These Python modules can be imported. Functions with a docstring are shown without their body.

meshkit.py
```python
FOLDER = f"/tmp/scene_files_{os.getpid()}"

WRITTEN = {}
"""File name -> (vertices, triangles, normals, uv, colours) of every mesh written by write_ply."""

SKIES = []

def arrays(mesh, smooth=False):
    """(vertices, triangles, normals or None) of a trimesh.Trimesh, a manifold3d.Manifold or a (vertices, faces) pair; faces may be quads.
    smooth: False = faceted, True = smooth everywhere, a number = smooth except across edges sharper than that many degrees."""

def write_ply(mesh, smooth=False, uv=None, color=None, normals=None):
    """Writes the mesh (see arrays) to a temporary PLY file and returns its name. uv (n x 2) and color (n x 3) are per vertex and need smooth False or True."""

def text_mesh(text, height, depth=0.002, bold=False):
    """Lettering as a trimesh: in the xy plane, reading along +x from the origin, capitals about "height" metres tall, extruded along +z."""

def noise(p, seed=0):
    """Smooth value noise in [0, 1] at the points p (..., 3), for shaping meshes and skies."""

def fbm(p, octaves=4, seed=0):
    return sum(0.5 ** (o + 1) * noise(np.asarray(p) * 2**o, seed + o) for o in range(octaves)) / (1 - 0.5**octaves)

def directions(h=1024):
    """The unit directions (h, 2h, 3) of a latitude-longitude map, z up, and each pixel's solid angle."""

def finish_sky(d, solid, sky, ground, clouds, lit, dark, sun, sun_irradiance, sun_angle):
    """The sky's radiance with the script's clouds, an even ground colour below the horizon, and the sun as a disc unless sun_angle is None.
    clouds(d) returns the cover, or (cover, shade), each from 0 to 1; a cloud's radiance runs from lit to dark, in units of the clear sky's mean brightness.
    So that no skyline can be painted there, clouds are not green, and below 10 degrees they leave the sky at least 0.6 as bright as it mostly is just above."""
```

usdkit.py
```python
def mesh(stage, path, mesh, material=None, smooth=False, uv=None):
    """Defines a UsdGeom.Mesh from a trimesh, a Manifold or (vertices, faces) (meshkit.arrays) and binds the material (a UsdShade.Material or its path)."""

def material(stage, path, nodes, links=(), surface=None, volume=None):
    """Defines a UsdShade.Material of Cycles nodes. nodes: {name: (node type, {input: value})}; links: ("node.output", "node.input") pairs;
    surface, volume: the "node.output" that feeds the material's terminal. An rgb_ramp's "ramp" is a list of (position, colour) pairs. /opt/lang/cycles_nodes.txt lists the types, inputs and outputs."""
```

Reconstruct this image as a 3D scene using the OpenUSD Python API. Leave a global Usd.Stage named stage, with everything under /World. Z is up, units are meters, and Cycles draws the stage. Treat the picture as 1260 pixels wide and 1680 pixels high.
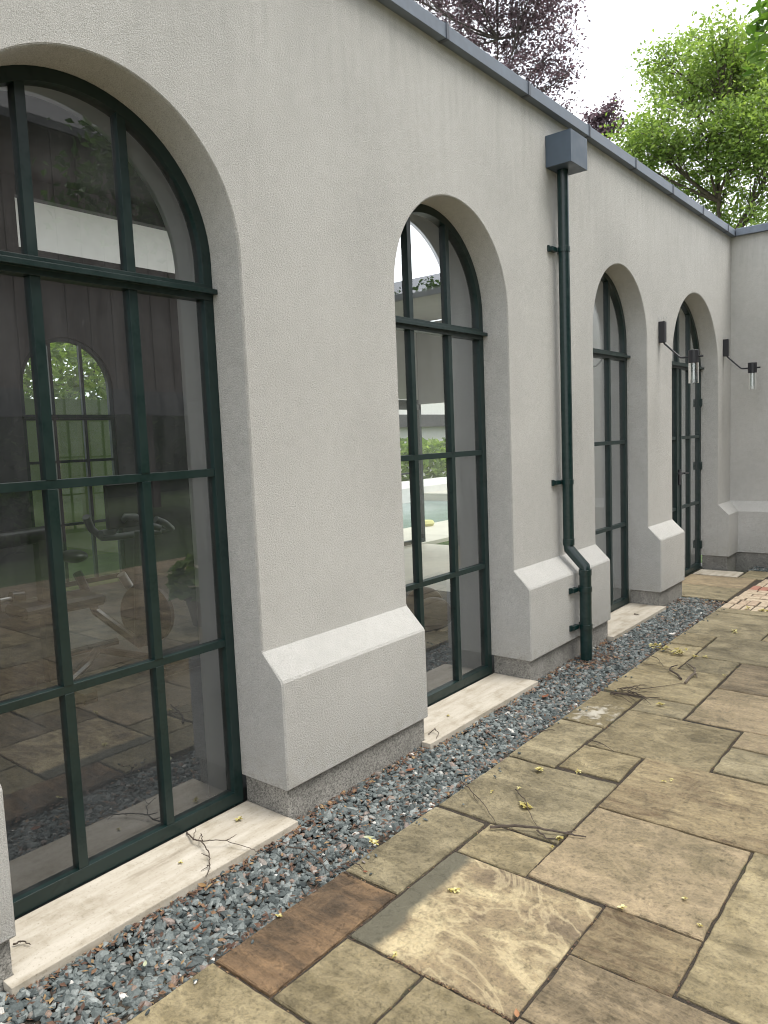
import math, random
import numpy as np, trimesh, manifold3d as m3
import shapely.geometry as sg, shapely.affinity as sa
from shapely.ops import unary_union
import zlib
from scipy.sparse import coo_matrix
from scipy.sparse.csgraph import connected_components
import usdkit, meshkit
from pxr import Usd, UsdGeom, UsdLux, UsdShade, Sdf, Gf, Vt

random.seed(7); RNG = np.random.default_rng(7)
stage = Usd.Stage.CreateInMemory()
UsdGeom.SetStageUpAxis(stage, UsdGeom.Tokens.z); UsdGeom.SetStageMetersPerUnit(stage, 1.0)
world = UsdGeom.Xform.Define(stage, '/World'); stage.SetDefaultPrim(world.GetPrim())

# ------------------------------------------------------------------ camera, sky, sun
CAM = np.array([2.37, 0.0, 1.6]); YAW, PITCH, ROLL, FPX = 0.685177515, -0.0970900889, -0.0403709176, 1228.0173
cy_, sy_, cp_, sp_ = math.cos(YAW), math.sin(YAW), math.cos(PITCH), math.sin(PITCH)
fw = np.array([-sy_*cp_, cy_*cp_, sp_]); rt = np.array([cy_, sy_, 0]); up = np.cross(rt, fw)
R_ = rt*math.cos(ROLL) + up*math.sin(ROLL); U_ = -rt*math.sin(ROLL) + up*math.cos(ROLL)
cam = UsdGeom.Camera.Define(stage, '/World/camera')
cam.CreateHorizontalApertureAttr(36.0); cam.CreateVerticalApertureAttr(48.0)
cam.CreateFocalLengthAttr(FPX/1260*36.0); cam.CreateClippingRangeAttr(Gf.Vec2f(0.05, 2000))
cam.AddTransformOp().Set(Gf.Matrix4d(*[*R_, 0, *U_, 0, *(-fw), 0, *CAM, 1]))
EXPOSURE = 1.24
cam.CreateExposureAttr(EXPOSURE)
SUN_DIR = np.array([0.40, 0.16, 0.95]); SUN_DIR = SUN_DIR/np.linalg.norm(SUN_DIR)
ELEV, ROT = math.asin(SUN_DIR[2]), math.atan2(SUN_DIR[0], SUN_DIR[1])
SKY_STRENGTH, CLOUD = 0.12, 7.5
sky = UsdLux.DomeLight.Define(stage, '/World/sky')
sky_mat = usdkit.material(stage, '/World/Looks/overcast_sky', {
    'tc': ('texture_coordinate', {}),
    'mp': ('mapping', {'scale': (1.6, 1.6, 3.2)}),
    'n': ('noise_texture', {'scale': 2.2, 'detail': 6, 'roughness': 0.55, 'distortion': 0.3}),
    'cov': ('rgb_ramp', {'ramp': [(0.0, (0.72,)*3), (0.42, (0.84,)*3), (0.62, (0.985,)*3)]}),
    'sk': ('sky_texture', {'sky_type': 'single_scattering', 'sun_disc': False, 'sun_elevation': ELEV, 'sun_rotation': ROT}),
    'cl': ('rgb_ramp', {'ramp': [(0.3, (CLOUD*.80, CLOUD*.83, CLOUD*.88)), (0.7, (CLOUD*1.12, CLOUD*1.13, CLOUD*1.14))]}),
    'mx': ('mix_color', {'use_clamp': False}),
    'bg': ('background_shader', {'strength': SKY_STRENGTH})},
    [('tc.generated', 'mp.vector'), ('mp.vector', 'n.vector'), ('n.fac', 'cov.fac'), ('n.fac', 'cl.fac'), ('cov.color', 'mx.fac'),
     ('sk.color', 'mx.a'), ('cl.color', 'mx.b'), ('mx.result', 'bg.color')], surface='bg.background')
UsdShade.MaterialBindingAPI.Apply(sky.GetPrim()).Bind(sky_mat)
sky.GetPrim().SetCustomDataByKey('kind', 'structure')
sun = UsdLux.DistantLight.Define(stage, '/World/sun')
sun.CreateNormalizeAttr(True); sun.CreateIntensityAttr(0.43); sun.CreateAngleAttr(30.0); sun.CreateColorAttr(Gf.Vec3f(1.0, 0.965, 0.90))
zv = SUN_DIR; xv = np.cross([0, 0, 1.0], zv); xv /= np.linalg.norm(xv); yv = np.cross(zv, xv)
sun.AddTransformOp().Set(Gf.Matrix4d(*[*xv, 0, *yv, 0, *zv, 0, 0, 0, 30, 1]))

# ------------------------------------------------------------------ helpers
USED, PIECES = set(), set()
def fresh(parent, name):
    k, n = f'{parent}/{name}', 0
    while k in USED:
        n += 1; k = f'{parent}/{name}_{n:03d}'
    USED.add(k); return k
def path(p): return '/World' if p is None else str(p.GetPath())
def tag(prim, label=None, cat=None, group=None, kind=None):
    for k, v in (('label', label), ('category', cat), ('group', group), ('kind', kind)):
        if v: prim.SetCustomDataByKey(k, v)
    return prim
def obj(name, mesh, mat, parent=None, smooth=False, **kw):
    if isinstance(mesh, list): mesh = cat(mesh)
    where = fresh(path(parent), name); mesh = to_tm(mesh)
    g = usdkit.mesh(stage, where, mesh, mat, smooth=smooth)
    if mat is not None and str(mat.GetPath()) in PIECES and len(g.GetPointsAttr().Get()) == len(mesh.vertices):
        # each loose piece (stone, leaf, flake, petal) of the mesh gets its own random tone
        n, f = len(mesh.vertices), np.asarray(mesh.faces)
        k, lab = connected_components(coo_matrix((np.ones(2*len(f)), (np.r_[f[:, 0], f[:, 1]], np.r_[f[:, 1], f[:, 2]])), shape=(n, n)), directed=False)
        rnd = np.random.default_rng(zlib.crc32(where.encode())).random(k)[lab]
        UsdGeom.PrimvarsAPI(g.GetPrim()).CreatePrimvar('tone', Sdf.ValueTypeNames.FloatArray, 'vertex').Set(Vt.FloatArray.FromNumpy(rnd.astype(np.float32)))
    return tag(g.GetPrim(), **kw)
def thing(name, label, catg, loc=(0, 0, 0), rz=0.0, group=None):
    x = UsdGeom.Xform.Define(stage, fresh('/World', name)); x.AddTranslateOp().Set(Gf.Vec3d(*map(float, loc))); x.AddRotateZOp().Set(float(rz))
    return tag(x.GetPrim(), label, catg, group)
def dup(root, loc, rz, label, group=None, scale=None):
    was = root.GetCustomData()
    x = UsdGeom.Xform.Define(stage, fresh('/World', root.GetName().rstrip('0123456789').rstrip('_')))
    x.GetPrim().GetReferences().AddInternalReference(root.GetPath())
    x.ClearXformOpOrder()
    x.AddTranslateOp(opSuffix='c').Set(Gf.Vec3d(*map(float, loc))); x.AddRotateZOp(opSuffix='c').Set(float(rz))
    if scale: x.AddScaleOp(opSuffix='c').Set(Gf.Vec3f(scale, scale, scale))
    x.GetPrim().SetInstanceable(True)
    return tag(x.GetPrim(), label, was.get('category'), group or was.get('group'))
def cat(l):
    l = [to_tm(m) for m in l]
    return trimesh.util.concatenate(l)
def to_tm(m):
    if isinstance(m, trimesh.Trimesh): return m
    v, f, _ = meshkit.arrays(m); return trimesh.Trimesh(v, f, process=False)
def box(x0, x1, y0, y1, z0, z1):
    m = trimesh.creation.box([x1-x0, y1-y0, z1-z0]); m.apply_translation([(x0+x1)/2, (y0+y1)/2, (z0+z1)/2]); return m
def mbox(x0, x1, y0, y1, z0, z1):
    return m3.Manifold.cube([x1-x0, y1-y0, z1-z0]).translate([x0, y0, z0])
def cbox(x0, x1, y0, y1, z0, z1, c=0.004):
    pts = []
    for sx, a, b in ((1, x0, x1),):
        for x in (0, 1):
            for y in (0, 1):
                for z in (0, 1):
                    X, Y, Z = (x0, x1)[x], (y0, y1)[y], (z0, z1)[z]
                    dx, dy, dz = (c, -c)[x], (c, -c)[y], (c, -c)[z]
                    pts += [(X+dx, Y+dy, Z), (X+dx, Y, Z+dz), (X, Y+dy, Z+dz)]
    return trimesh.convex.convex_hull(np.array(pts))
def poly_x(poly, x0, x1):
    """extrudes a polygon drawn in (y, z) along x"""
    out = []
    for g in getattr(poly, 'geoms', [poly]):
        m = trimesh.creation.extrude_polygon(g, x1-x0, engine='earcut')
        m.vertices = np.column_stack([m.vertices[:, 2]+x0, m.vertices[:, 0], m.vertices[:, 1]]); out.append(m)
    return cat(out)
def prof_y(pts, y0, y1):
    """extrudes an (x, z) profile along y"""
    m = trimesh.creation.extrude_polygon(sg.Polygon(pts), y1-y0, engine='earcut')
    m.vertices = np.column_stack([m.vertices[:, 0], y1-m.vertices[:, 2], m.vertices[:, 1]]); return m
def prof_x(pts, x0, x1):
    """extrudes a (y, z) profile along x"""
    return poly_x(sg.Polygon(pts), x0, x1)
def tube(pts, r, n=8, caps=True):
    P = np.asarray(pts, float); r = np.broadcast_to(np.asarray(r, float), (len(P),))
    T = np.gradient(P, axis=0); T /= np.linalg.norm(T, axis=1)[:, None]
    a = np.cross(T[0], [0, 0, 1.0]); a = a if np.linalg.norm(a) > 1e-3 else np.cross(T[0], [1.0, 0, 0]); a /= np.linalg.norm(a)
    V = []
    th = np.arange(n)/n*2*math.pi
    for i in range(len(P)):
        a = a-T[i]*(a@T[i]); a /= np.linalg.norm(a); b = np.cross(T[i], a)
        V.append(P[i]+r[i]*(np.cos(th)[:, None]*a+np.sin(th)[:, None]*b))
    V = np.vstack(V); F = []
    for i in range(len(P)-1):
        for k in range(n):
            p, q = i*n+k, i*n+(k+1) % n
            F += [(p, q, q+n), (p, q+n, p+n)]
    if caps:
        V = np.vstack([V, P[0], P[-1]]); c0, c1 = len(V)-2, len(V)-1
        for k in range(n):
            F += [(c0, (k+1) % n, k), (c1, (len(P)-1)*n+k, (len(P)-1)*n+(k+1) % n)]
    return trimesh.Trimesh(V, np.array(F), process=False)
def cyl(p0, p1, r, n=20):
    return tube([p0, np.asarray(p0)+(np.asarray(p1)-np.asarray(p0))*.5, p1], r, n)
def lathe(prof, n=24, c=(0, 0, 0)):
    th = np.arange(n)/n*2*math.pi; V, F = [], []
    for r, z in prof: V.append(np.column_stack([r*np.cos(th), r*np.sin(th), np.full(n, z)]))
    for i in range(len(prof)-1):
        for k in range(n):
            p, q = i*n+k, i*n+(k+1) % n; F += [(p, q, q+n), (p, q+n, p+n)]
    return trimesh.Trimesh(np.vstack(V)+np.asarray(c), np.array(F), process=False)
def bez(p0, p1, p2, n=8):
    t = np.linspace(0, 1, n)[:, None]; p0, p1, p2 = map(np.asarray, (p0, p1, p2))
    return (1-t)**2*p0+2*t*(1-t)*p1+t*t*p2

# ------------------------------------------------------------------ materials
def M(name, nodes, links, surface='p.BSDF'): return usdkit.material(stage, '/World/Looks/'+name, nodes, links, surface=surface)
def plain(name, col, rough=.6, metal=0.0, vary=.12, scale=6, bump=0.0, bscale=60, spec=.5):
    c = np.array(col)
    n = {'g': ('geometry', {}), 'n': ('noise_texture', {'scale': scale, 'detail': 5}),
         'r': ('rgb_ramp', {'ramp': [(.3, tuple(c*(1-vary))), (.7, tuple(np.minimum(c*(1+vary), .95)))]}),
         'p': ('principled_bsdf', {'roughness': rough, 'metallic': metal, 'specular_ior_level': spec})}
    l = [('g.position', 'n.vector'), ('n.fac', 'r.fac'), ('r.color', 'p.base_color')]
    if bump:
        n['bn'] = ('noise_texture', {'scale': bscale, 'detail': 3}); n['b'] = ('bump', {'distance': bump, 'strength': 1.0})
        l += [('g.position', 'bn.vector'), ('bn.fac', 'b.height'), ('b.normal', 'p.normal')]
    return M(name, n, l)
# roughcast render: warm light grey, sand grain, weak rain streaks
def render_mat(name):
    return M(name, {
    'g': ('geometry', {}),
    'm': ('mapping', {'scale': (7, 7, .7)}), 'ns': ('noise_texture', {'scale': 2.2, 'detail': 6, 'roughness': .7}),
    'nl': ('noise_texture', {'scale': 1.3, 'detail': 5, 'roughness': .6}), 'nq': ('noise_texture', {'scale': 24, 'detail': 5, 'roughness': .7}),
    'ng': ('noise_texture', {'scale': 235, 'detail': 4, 'roughness': .75}),
    'nm': ('noise_texture', {'scale': 95, 'detail': 3}),
    'ad': ('math', {'math_type': 'multiply_add', 'value2': .5}),
    'b': ('bump', {'distance': .0072, 'strength': 1.0}),
    'r2': ('rgb_ramp', {'ramp': [(.3, (.435, .428, .408)), (.5, (.475, .467, .445)), (.7, (.505, .497, .474))]}),
    'rq': ('rgb_ramp', {'ramp': [(.3, (.93, .93, .925)), (.7, (1.05, 1.05, 1.05))]}),
    'r3': ('rgb_ramp', {'ramp': [(.30, (.55,)*3), (.5, (1.02,)*3), (.68, (1.26,)*3)]}),
    'sx': ('separate_xyz', {}), 'kt': ('map_range', {'clamp': True, 'from_min': 2.7, 'from_max': 3.7, 'to_min': .0, 'to_max': 1.0}), 'ks': ('map_range', {'clamp': True, 'from_min': .47, 'from_max': .66, 'to_min': 0, 'to_max': .24}), 'km': ('math', {'math_type': 'multiply'}),
    'kb': ('map_range', {'clamp': True, 'from_min': .14, 'from_max': .42, 'to_min': 1, 'to_max': .0}), 'kq': ('map_range', {'clamp': True, 'from_min': .42, 'from_max': .65, 'to_min': 0.05, 'to_max': .55}), 'kn': ('math', {'math_type': 'multiply'}),
    'xs': ('mix_color', {'b': (.215, .21, .195)}), 'xd': ('mix_color', {'b': (.27, .25, .205)}),
    'x': ('mix_color', {'blend_type': 'multiply', 'fac': 1.0, 'use_clamp': False}), 'x2': ('mix_color', {'blend_type': 'multiply', 'fac': 1.0, 'use_clamp': False}),
    'p': ('principled_bsdf', {'roughness': .92, 'specular_ior_level': .25})},
    [('g.position', 'm.vector'), ('m.vector', 'ns.vector'), ('g.position', 'nl.vector'), ('g.position', 'nq.vector'), ('g.position', 'ng.vector'), ('g.position', 'nm.vector'), ('g.position', 'sx.vector'),
     ('sx.z', 'kt.value'), ('ns.fac', 'ks.value'), ('kt.result', 'km.value1'), ('ks.result', 'km.value2'), ('sx.z', 'kb.value'), ('nq.fac', 'kq.value'), ('kb.result', 'kn.value1'), ('kq.result', 'kn.value2'),
     ('nl.fac', 'r2.fac'), ('ng.fac', 'r3.fac'), ('nq.fac', 'rq.fac'), ('r2.color', 'xs.a'), ('km.value', 'xs.fac'), ('xs.result', 'xd.a'), ('kn.value', 'xd.fac'), ('xd.result', 'x.a'), ('rq.color', 'x.b'), ('x.result', 'x2.a'), ('r3.color', 'x2.b'),
     ('nm.fac', 'ad.value1'), ('ng.fac', 'ad.value3'), ('ad.value', 'b.height'), ('b.normal', 'p.normal'), ('x2.result', 'p.base_color')])
RENDER = render_mat('roughcast_render')
GRANITE = M('speckled_granite', {
    'g': ('geometry', {}), 'v': ('voronoi_texture', {'scale': 170, 'detail': 1}), 'n': ('noise_texture', {'scale': 420, 'detail': 2}), 'nl': ('noise_texture', {'scale': 4, 'detail': 4}),
    'r': ('rgb_ramp', {'ramp': [(.0, (.035, .035, .036)), (.32, (.10, .098, .092)), (.55, (.20, .195, .182)), (.9, (.36, .35, .33))]}),
    'rl': ('rgb_ramp', {'ramp': [(.3, (.68, .67, .64)), (.7, (1.1, 1.08, 1.04))]}),
    'sc': ('separate_color', {}), 'mf': ('mix_float', {'fac': .5}),
    'x': ('mix_color', {'blend_type': 'multiply', 'fac': 1.0}), 'b': ('bump', {'distance': .002, 'strength': .7}), 'p': ('principled_bsdf', {'roughness': .85})},
    [('g.position', 'v.vector'), ('g.position', 'n.vector'), ('g.position', 'nl.vector'), ('v.color', 'sc.color'), ('sc.r', 'mf.a'), ('n.fac', 'mf.b'), ('mf.result', 'r.fac'),
     ('nl.fac', 'rl.fac'), ('r.color', 'x.a'), ('rl.color', 'x.b'), ('x.result', 'p.base_color'), ('n.fac', 'b.height'), ('b.normal', 'p.normal')])
LIME = M('limestone_sill', {
    'g': ('geometry', {}), 'bv': ('bevel', {'radius': .006}), 'm': ('mapping', {'scale': (7, 1.2, 7)}), 'n': ('noise_texture', {'scale': 2.5, 'detail': 7, 'roughness': .62}), 'nf': ('noise_texture', {'scale': 90, 'detail': 4, 'roughness': .7}),
    'nd': ('noise_texture', {'scale': 7, 'detail': 6, 'roughness': .7}),
    'r': ('rgb_ramp', {'ramp': [(.28, (.24, .205, .155)), (.42, (.37, .33, .265)), (.6, (.445, .405, .34)), (.78, (.50, .46, .395))]}),
    'rf': ('rgb_ramp', {'ramp': [(.28, (.62, .60, .56)), (.42, (1, 1, 1))]}), 'rd': ('rgb_ramp', {'ramp': [(.30, (.66, .63, .56)), (.5, (1, 1, 1))]}),
    'x': ('mix_color', {'blend_type': 'multiply', 'fac': 1.0}), 'x2': ('mix_color', {'blend_type': 'multiply', 'fac': .8}), 'b': ('bump', {'distance': .0015, 'strength': .6}), 'p': ('principled_bsdf', {'roughness': .7})},
    [('g.position', 'm.vector'), ('m.vector', 'n.vector'), ('g.position', 'nf.vector'), ('g.position', 'nd.vector'), ('n.fac', 'r.fac'), ('nf.fac', 'rf.fac'), ('nd.fac', 'rd.fac'), ('r.color', 'x.a'), ('rf.color', 'x.b'),
     ('x.result', 'x2.a'), ('rd.color', 'x2.b'), ('x2.result', 'p.base_color'), ('nf.fac', 'b.height'), ('bv.bevel', 'b.normal'), ('b.normal', 'p.normal')])
def metal_paint(name, col, rough=.38, vary=.15):
    return M(name, {'g': ('geometry', {}), 'bv': ('bevel', {'radius': .003}), 'n': ('noise_texture', {'scale': 9, 'detail': 6, 'roughness': .65}),
        'r': ('rgb_ramp', {'ramp': [(.3, tuple(np.array(col)*(1-vary))), (.7, tuple(np.array(col)*(1+vary)))]}), 'rr': ('rgb_ramp', {'ramp': [(.3, (rough*.8,)*3), (.7, (rough*1.3,)*3)]}),
        'p': ('principled_bsdf', {'roughness': rough})},
        [('g.position', 'n.vector'), ('n.fac', 'r.fac'), ('r.color', 'p.base_color'), ('n.fac', 'rr.fac'), ('rr.color', 'p.roughness'), ('bv.bevel', 'p.normal')])
FRAME = metal_paint('dark_green_frame_paint', (.0028, .0125, .0112), .36)
PIPE = metal_paint('dark_green_pipe_paint', (.0022, .0125, .0118), .3)
HOPPER = metal_paint('blue_grey_hopper_paint', (.045, .064, .088), .45)
ZINC = metal_paint('zinc_sheet', (.115, .138, .172), .5, .25)
SEAM = metal_paint('zinc_seam', (.06, .07, .088), .5)
BLACK = metal_paint('black_lamp_metal', (.012, .012, .015), .42)
STEEL = plain('galvanised_wire', (.45, .46, .46), .35, .9)
GLASS = M('window_glass', {'f': ('fresnel', {'IOR': 1.52}), 'k': ('math', {'math_type': 'multiply', 'value2': 2.9, 'use_clamp': True}), 't': ('transparent_bsdf', {'color': (.86, .90, .88)}), 'gl': ('glossy_bsdf', {'color': (.97, .98, 1), 'roughness': 0.0}), 'mx': ('mix_closure', {}), 'g': ('geometry', {}), 'm': ('mapping', {'scale': (3, 3, .8)}), 'n': ('noise_texture', {'scale': 3, 'detail': 6, 'roughness': .7}), 'dr': ('map_range', {'clamp': True, 'from_min': .35, 'from_max': .7, 'to_min': .005, 'to_max': .024}), 'df': ('diffuse_bsdf', {'color': (.62, .62, .60)}), 'my': ('mix_closure', {})},
    [('f.fac', 'k.value1'), ('k.value', 'mx.fac'), ('t.BSDF', 'mx.closure1'), ('gl.BSDF', 'mx.closure2'), ('g.position', 'm.vector'), ('m.vector', 'n.vector'), ('n.fac', 'dr.value'), ('dr.result', 'my.fac'), ('mx.closure', 'my.closure1'), ('df.BSDF', 'my.closure2')], surface='my.closure')
LAMPGLASS = M('clear_lamp_glass', {'f': ('fresnel', {'IOR': 1.5}), 'k': ('math', {'math_type': 'multiply_add', 'value2': 1.3, 'value3': .02, 'use_clamp': True}), 't': ('transparent_bsdf', {'color': (.93, .95, .94)}), 'gl': ('glossy_bsdf', {'color': (1, 1, 1), 'roughness': 0.03}), 'mx': ('mix_closure', {})},
    [('f.fac', 'k.value1'), ('k.value', 'mx.fac'), ('t.BSDF', 'mx.closure1'), ('gl.BSDF', 'mx.closure2')], surface='mx.closure')
PLASTER = plain('white_plaster', (.70, .69, .66), .8, vary=.03)
TIMBER = M('dark_stained_timber', {'g': ('geometry', {}), 'oi': ('object_info', {}), 'm': ('mapping', {'scale': (14, 14, .7)}), 'n': ('noise_texture', {'scale': 3, 'detail': 6, 'roughness': .65}),
    'r': ('rgb_ramp', {'ramp': [(.25, (.035, .024, .018)), (.55, (.085, .060, .048)), (.8, (.16, .125, .105))]}), 'p': ('principled_bsdf', {'roughness': .6})},
    [('g.position', 'm.vector'), ('m.vector', 'n.vector'), ('n.fac', 'r.fac'), ('r.color', 'p.base_color')])
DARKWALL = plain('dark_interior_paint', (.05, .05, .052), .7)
RUBBER = plain('grey_rubber_floor', (.045, .05, .05), .7, vary=.2, scale=40)
CREAM = plain('cream_floor_stone', (.55, .52, .44), .45, vary=.05, scale=3)
GREYMETAL = plain('grey_handlebar_grip', (.10, .105, .105), .4)
BLACKVINYL = plain('black_vinyl', (.012, .012, .013), .45)
DARKMETAL = plain('dark_equipment_metal', (.022, .024, .026), .3)
SILVER = plain('silver_metal', (.5, .5, .5), .3, .8)
REDPL = plain('red_plastic', (.35, .02, .03), .4)
LEATHER = plain('brown_leather', (.13, .09, .055), .5)
POOLW = plain('pool_water', (.20, .27, .26), .15, vary=.15, scale=2, bump=.01, bscale=3)
YELLOW = plain('yellow_fabric', (.5, .48, .2), .7)
TERRA = plain('terracotta', (.10, .062, .04), .8, vary=.2)
def stone(name, a, b, c, ang=20, streak=6.0, blotch=3.0, patch=None, wear=None, speck=.5, vein=.22):
    a, b, c = (tuple(np.array(q)*(1.13, 1.06, .99)) for q in (a, b, c))
    """riven sandstone; three tones, bedding streaks at an angle, speckles of lichen"""
    n = {'g': ('geometry', {}), 'oi': ('object_info', {}), 'of': ('vector_math', {'math_type': 'multiply_add', 'vector2': (37.0, 19.0, 3.0)}), 'cx': ('combine_xyz', {}),
      'm': ('mapping', {'rotation': (0, 0, math.radians(ang)), 'scale': (1.0, streak, 1.0)}),
      'n1': ('noise_texture', {'scale': blotch, 'detail': 6, 'roughness': .6, 'distortion': .8}),
      'n2': ('noise_texture', {'scale': 3.2, 'detail': 10, 'roughness': .70, 'distortion': .6}),
      'n3': ('noise_texture', {'scale': 70, 'detail': 5, 'roughness': .7}), 'n4': ('noise_texture', {'scale': 260, 'detail': 3}),
      'n5': ('noise_texture', {'scale': 26, 'detail': 5, 'roughness': .75}),
      'mf': ('mix_float', {'fac': .5}), 'n6': ('noise_texture', {'scale': 8.5, 'detail': 7, 'roughness': .68, 'distortion': .8}), 'r6': ('rgb_ramp', {'ramp': [(.34, (.50, .51, .50)), (.48, (.98, .98, .97)), (.60, (1.05, 1.05, 1.03)), (.70, (1.38, 1.35, 1.25))]}), 'x6': ('mix_color', {'blend_type': 'multiply', 'fac': .6, 'use_clamp': False}),
      'r': ('rgb_ramp', {'ramp': [(.40, a), (.50, b), (.585, c)]}),
      'r3': ('rgb_ramp', {'ramp': [(.34, (.42, .42, .41)), (.48, (1, 1, 1)), (.66, (1.34, 1.32, 1.25))]}),
      'r5': ('rgb_ramp', {'ramp': [(.33, (.52, .52, .47)), (.46, (1, 1, 1)), (.68, (1.1, 1.1, 1.06))]}),
      'x': ('mix_color', {'blend_type': 'multiply', 'fac': speck*1.15, 'use_clamp': False}), 'x5': ('mix_color', {'blend_type': 'multiply', 'fac': .9, 'use_clamp': False}),
      'n7': ('noise_texture', {'scale': 2.6, 'detail': 5, 'roughness': .55, 'distortion': 2.2}), 'v1': ('math', {'math_type': 'subtract', 'value2': .5}), 'v2': ('math', {'math_type': 'absolute'}), 'v3': ('map_range', {'clamp': True, 'range_type': 'smoothstep', 'from_min': .0, 'from_max': .05, 'to_min': vein, 'to_max': 0}), 'vx': ('mix_color', {'b': tuple(np.array(c)*1.3)}),
      'rv': ('map_range', {'clamp': True, 'to_min': .84, 'to_max': 1.12}), 'xv': ('mix_color', {'blend_type': 'multiply', 'fac': 1.0}), 'cv': ('combine_color', {}),
      'hm': ('math', {'math_type': 'multiply_add', 'value2': 2.2}), 'hm2': ('math', {'math_type': 'multiply_add', 'value2': .14}),
      'b': ('bump', {'distance': .013, 'strength': 1.0}), 'rr': ('map_range', {'clamp': True, 'from_min': .3, 'from_max': .7, 'to_min': .38, 'to_max': .66}), 'p': ('principled_bsdf', {'specular_ior_level': .45})}
    l = [('oi.random', 'cx.x'), ('oi.random', 'cx.y'), ('cx.vector', 'of.vector1'), ('g.position', 'of.vector3'), ('of.vector', 'm.vector'), ('of.vector', 'n1.vector'), ('m.vector', 'n2.vector'), ('of.vector', 'n3.vector'), ('of.vector', 'n4.vector'), ('of.vector', 'n5.vector'),
      ('n1.fac', 'mf.a'), ('n2.fac', 'mf.b'), ('mf.result', 'r.fac'), ('n3.fac', 'r3.fac'), ('n5.fac', 'r5.fac'), ('r.color', 'x.a'), ('r3.color', 'x.b'), ('x.result', 'x6.a'), ('of.vector', 'n6.vector'), ('n6.fac', 'r6.fac'), ('r6.color', 'x6.b'), ('x6.result', 'x5.a'), ('r5.color', 'x5.b'),
      ('oi.random', 'rv.value'), ('rv.result', 'cv.r'), ('rv.result', 'cv.g'), ('rv.result', 'cv.b'), ('of.vector', 'n7.vector'), ('n7.fac', 'v1.value1'), ('v1.value', 'v2.value1'), ('v2.value', 'v3.value'), ('v3.result', 'vx.fac'), ('x5.result', 'vx.a'), ('vx.result', 'xv.a'), ('cv.color', 'xv.b'),
      ('n2.fac', 'hm.value1'), ('n4.fac', 'hm2.value1'), ('n3.fac', 'hm2.value3'), ('hm2.value', 'hm.value3'), ('hm.value', 'b.height'), ('b.normal', 'p.normal'), ('n5.fac', 'rr.value'), ('rr.result', 'p.roughness')]
    out = 'xv.result'
    if patch:   # a part of the stone beyond a bedding edge has another tone: (x edge, y slope, colour, width)
        x0, sl, col, w = patch
        n.update({'sx': ('separate_xyz', {}), 'k1': ('math', {'math_type': 'multiply_add', 'value2': sl}), 'k2': ('math', {'math_type': 'multiply_add', 'value2': .09}),
                  'kr': ('map_range', {'clamp': True, 'from_min': x0-w+.045, 'from_max': x0+w+.045, 'to_min': 1, 'to_max': 0}), 'px': ('mix_color', {}), 'pc': ('mix_color', {'blend_type': 'multiply', 'fac': .8, 'a': col})})
        l += [('g.position', 'sx.vector'), ('sx.y', 'k1.value1'), ('sx.x', 'k1.value3'), ('n1.fac', 'k2.value1'), ('k1.value', 'k2.value3'), ('k2.value', 'kr.value'), ('kr.result', 'px.fac'), (out, 'px.a'), ('r5.color', 'pc.b'), ('pc.result', 'px.b')]
        out = 'px.result'
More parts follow.
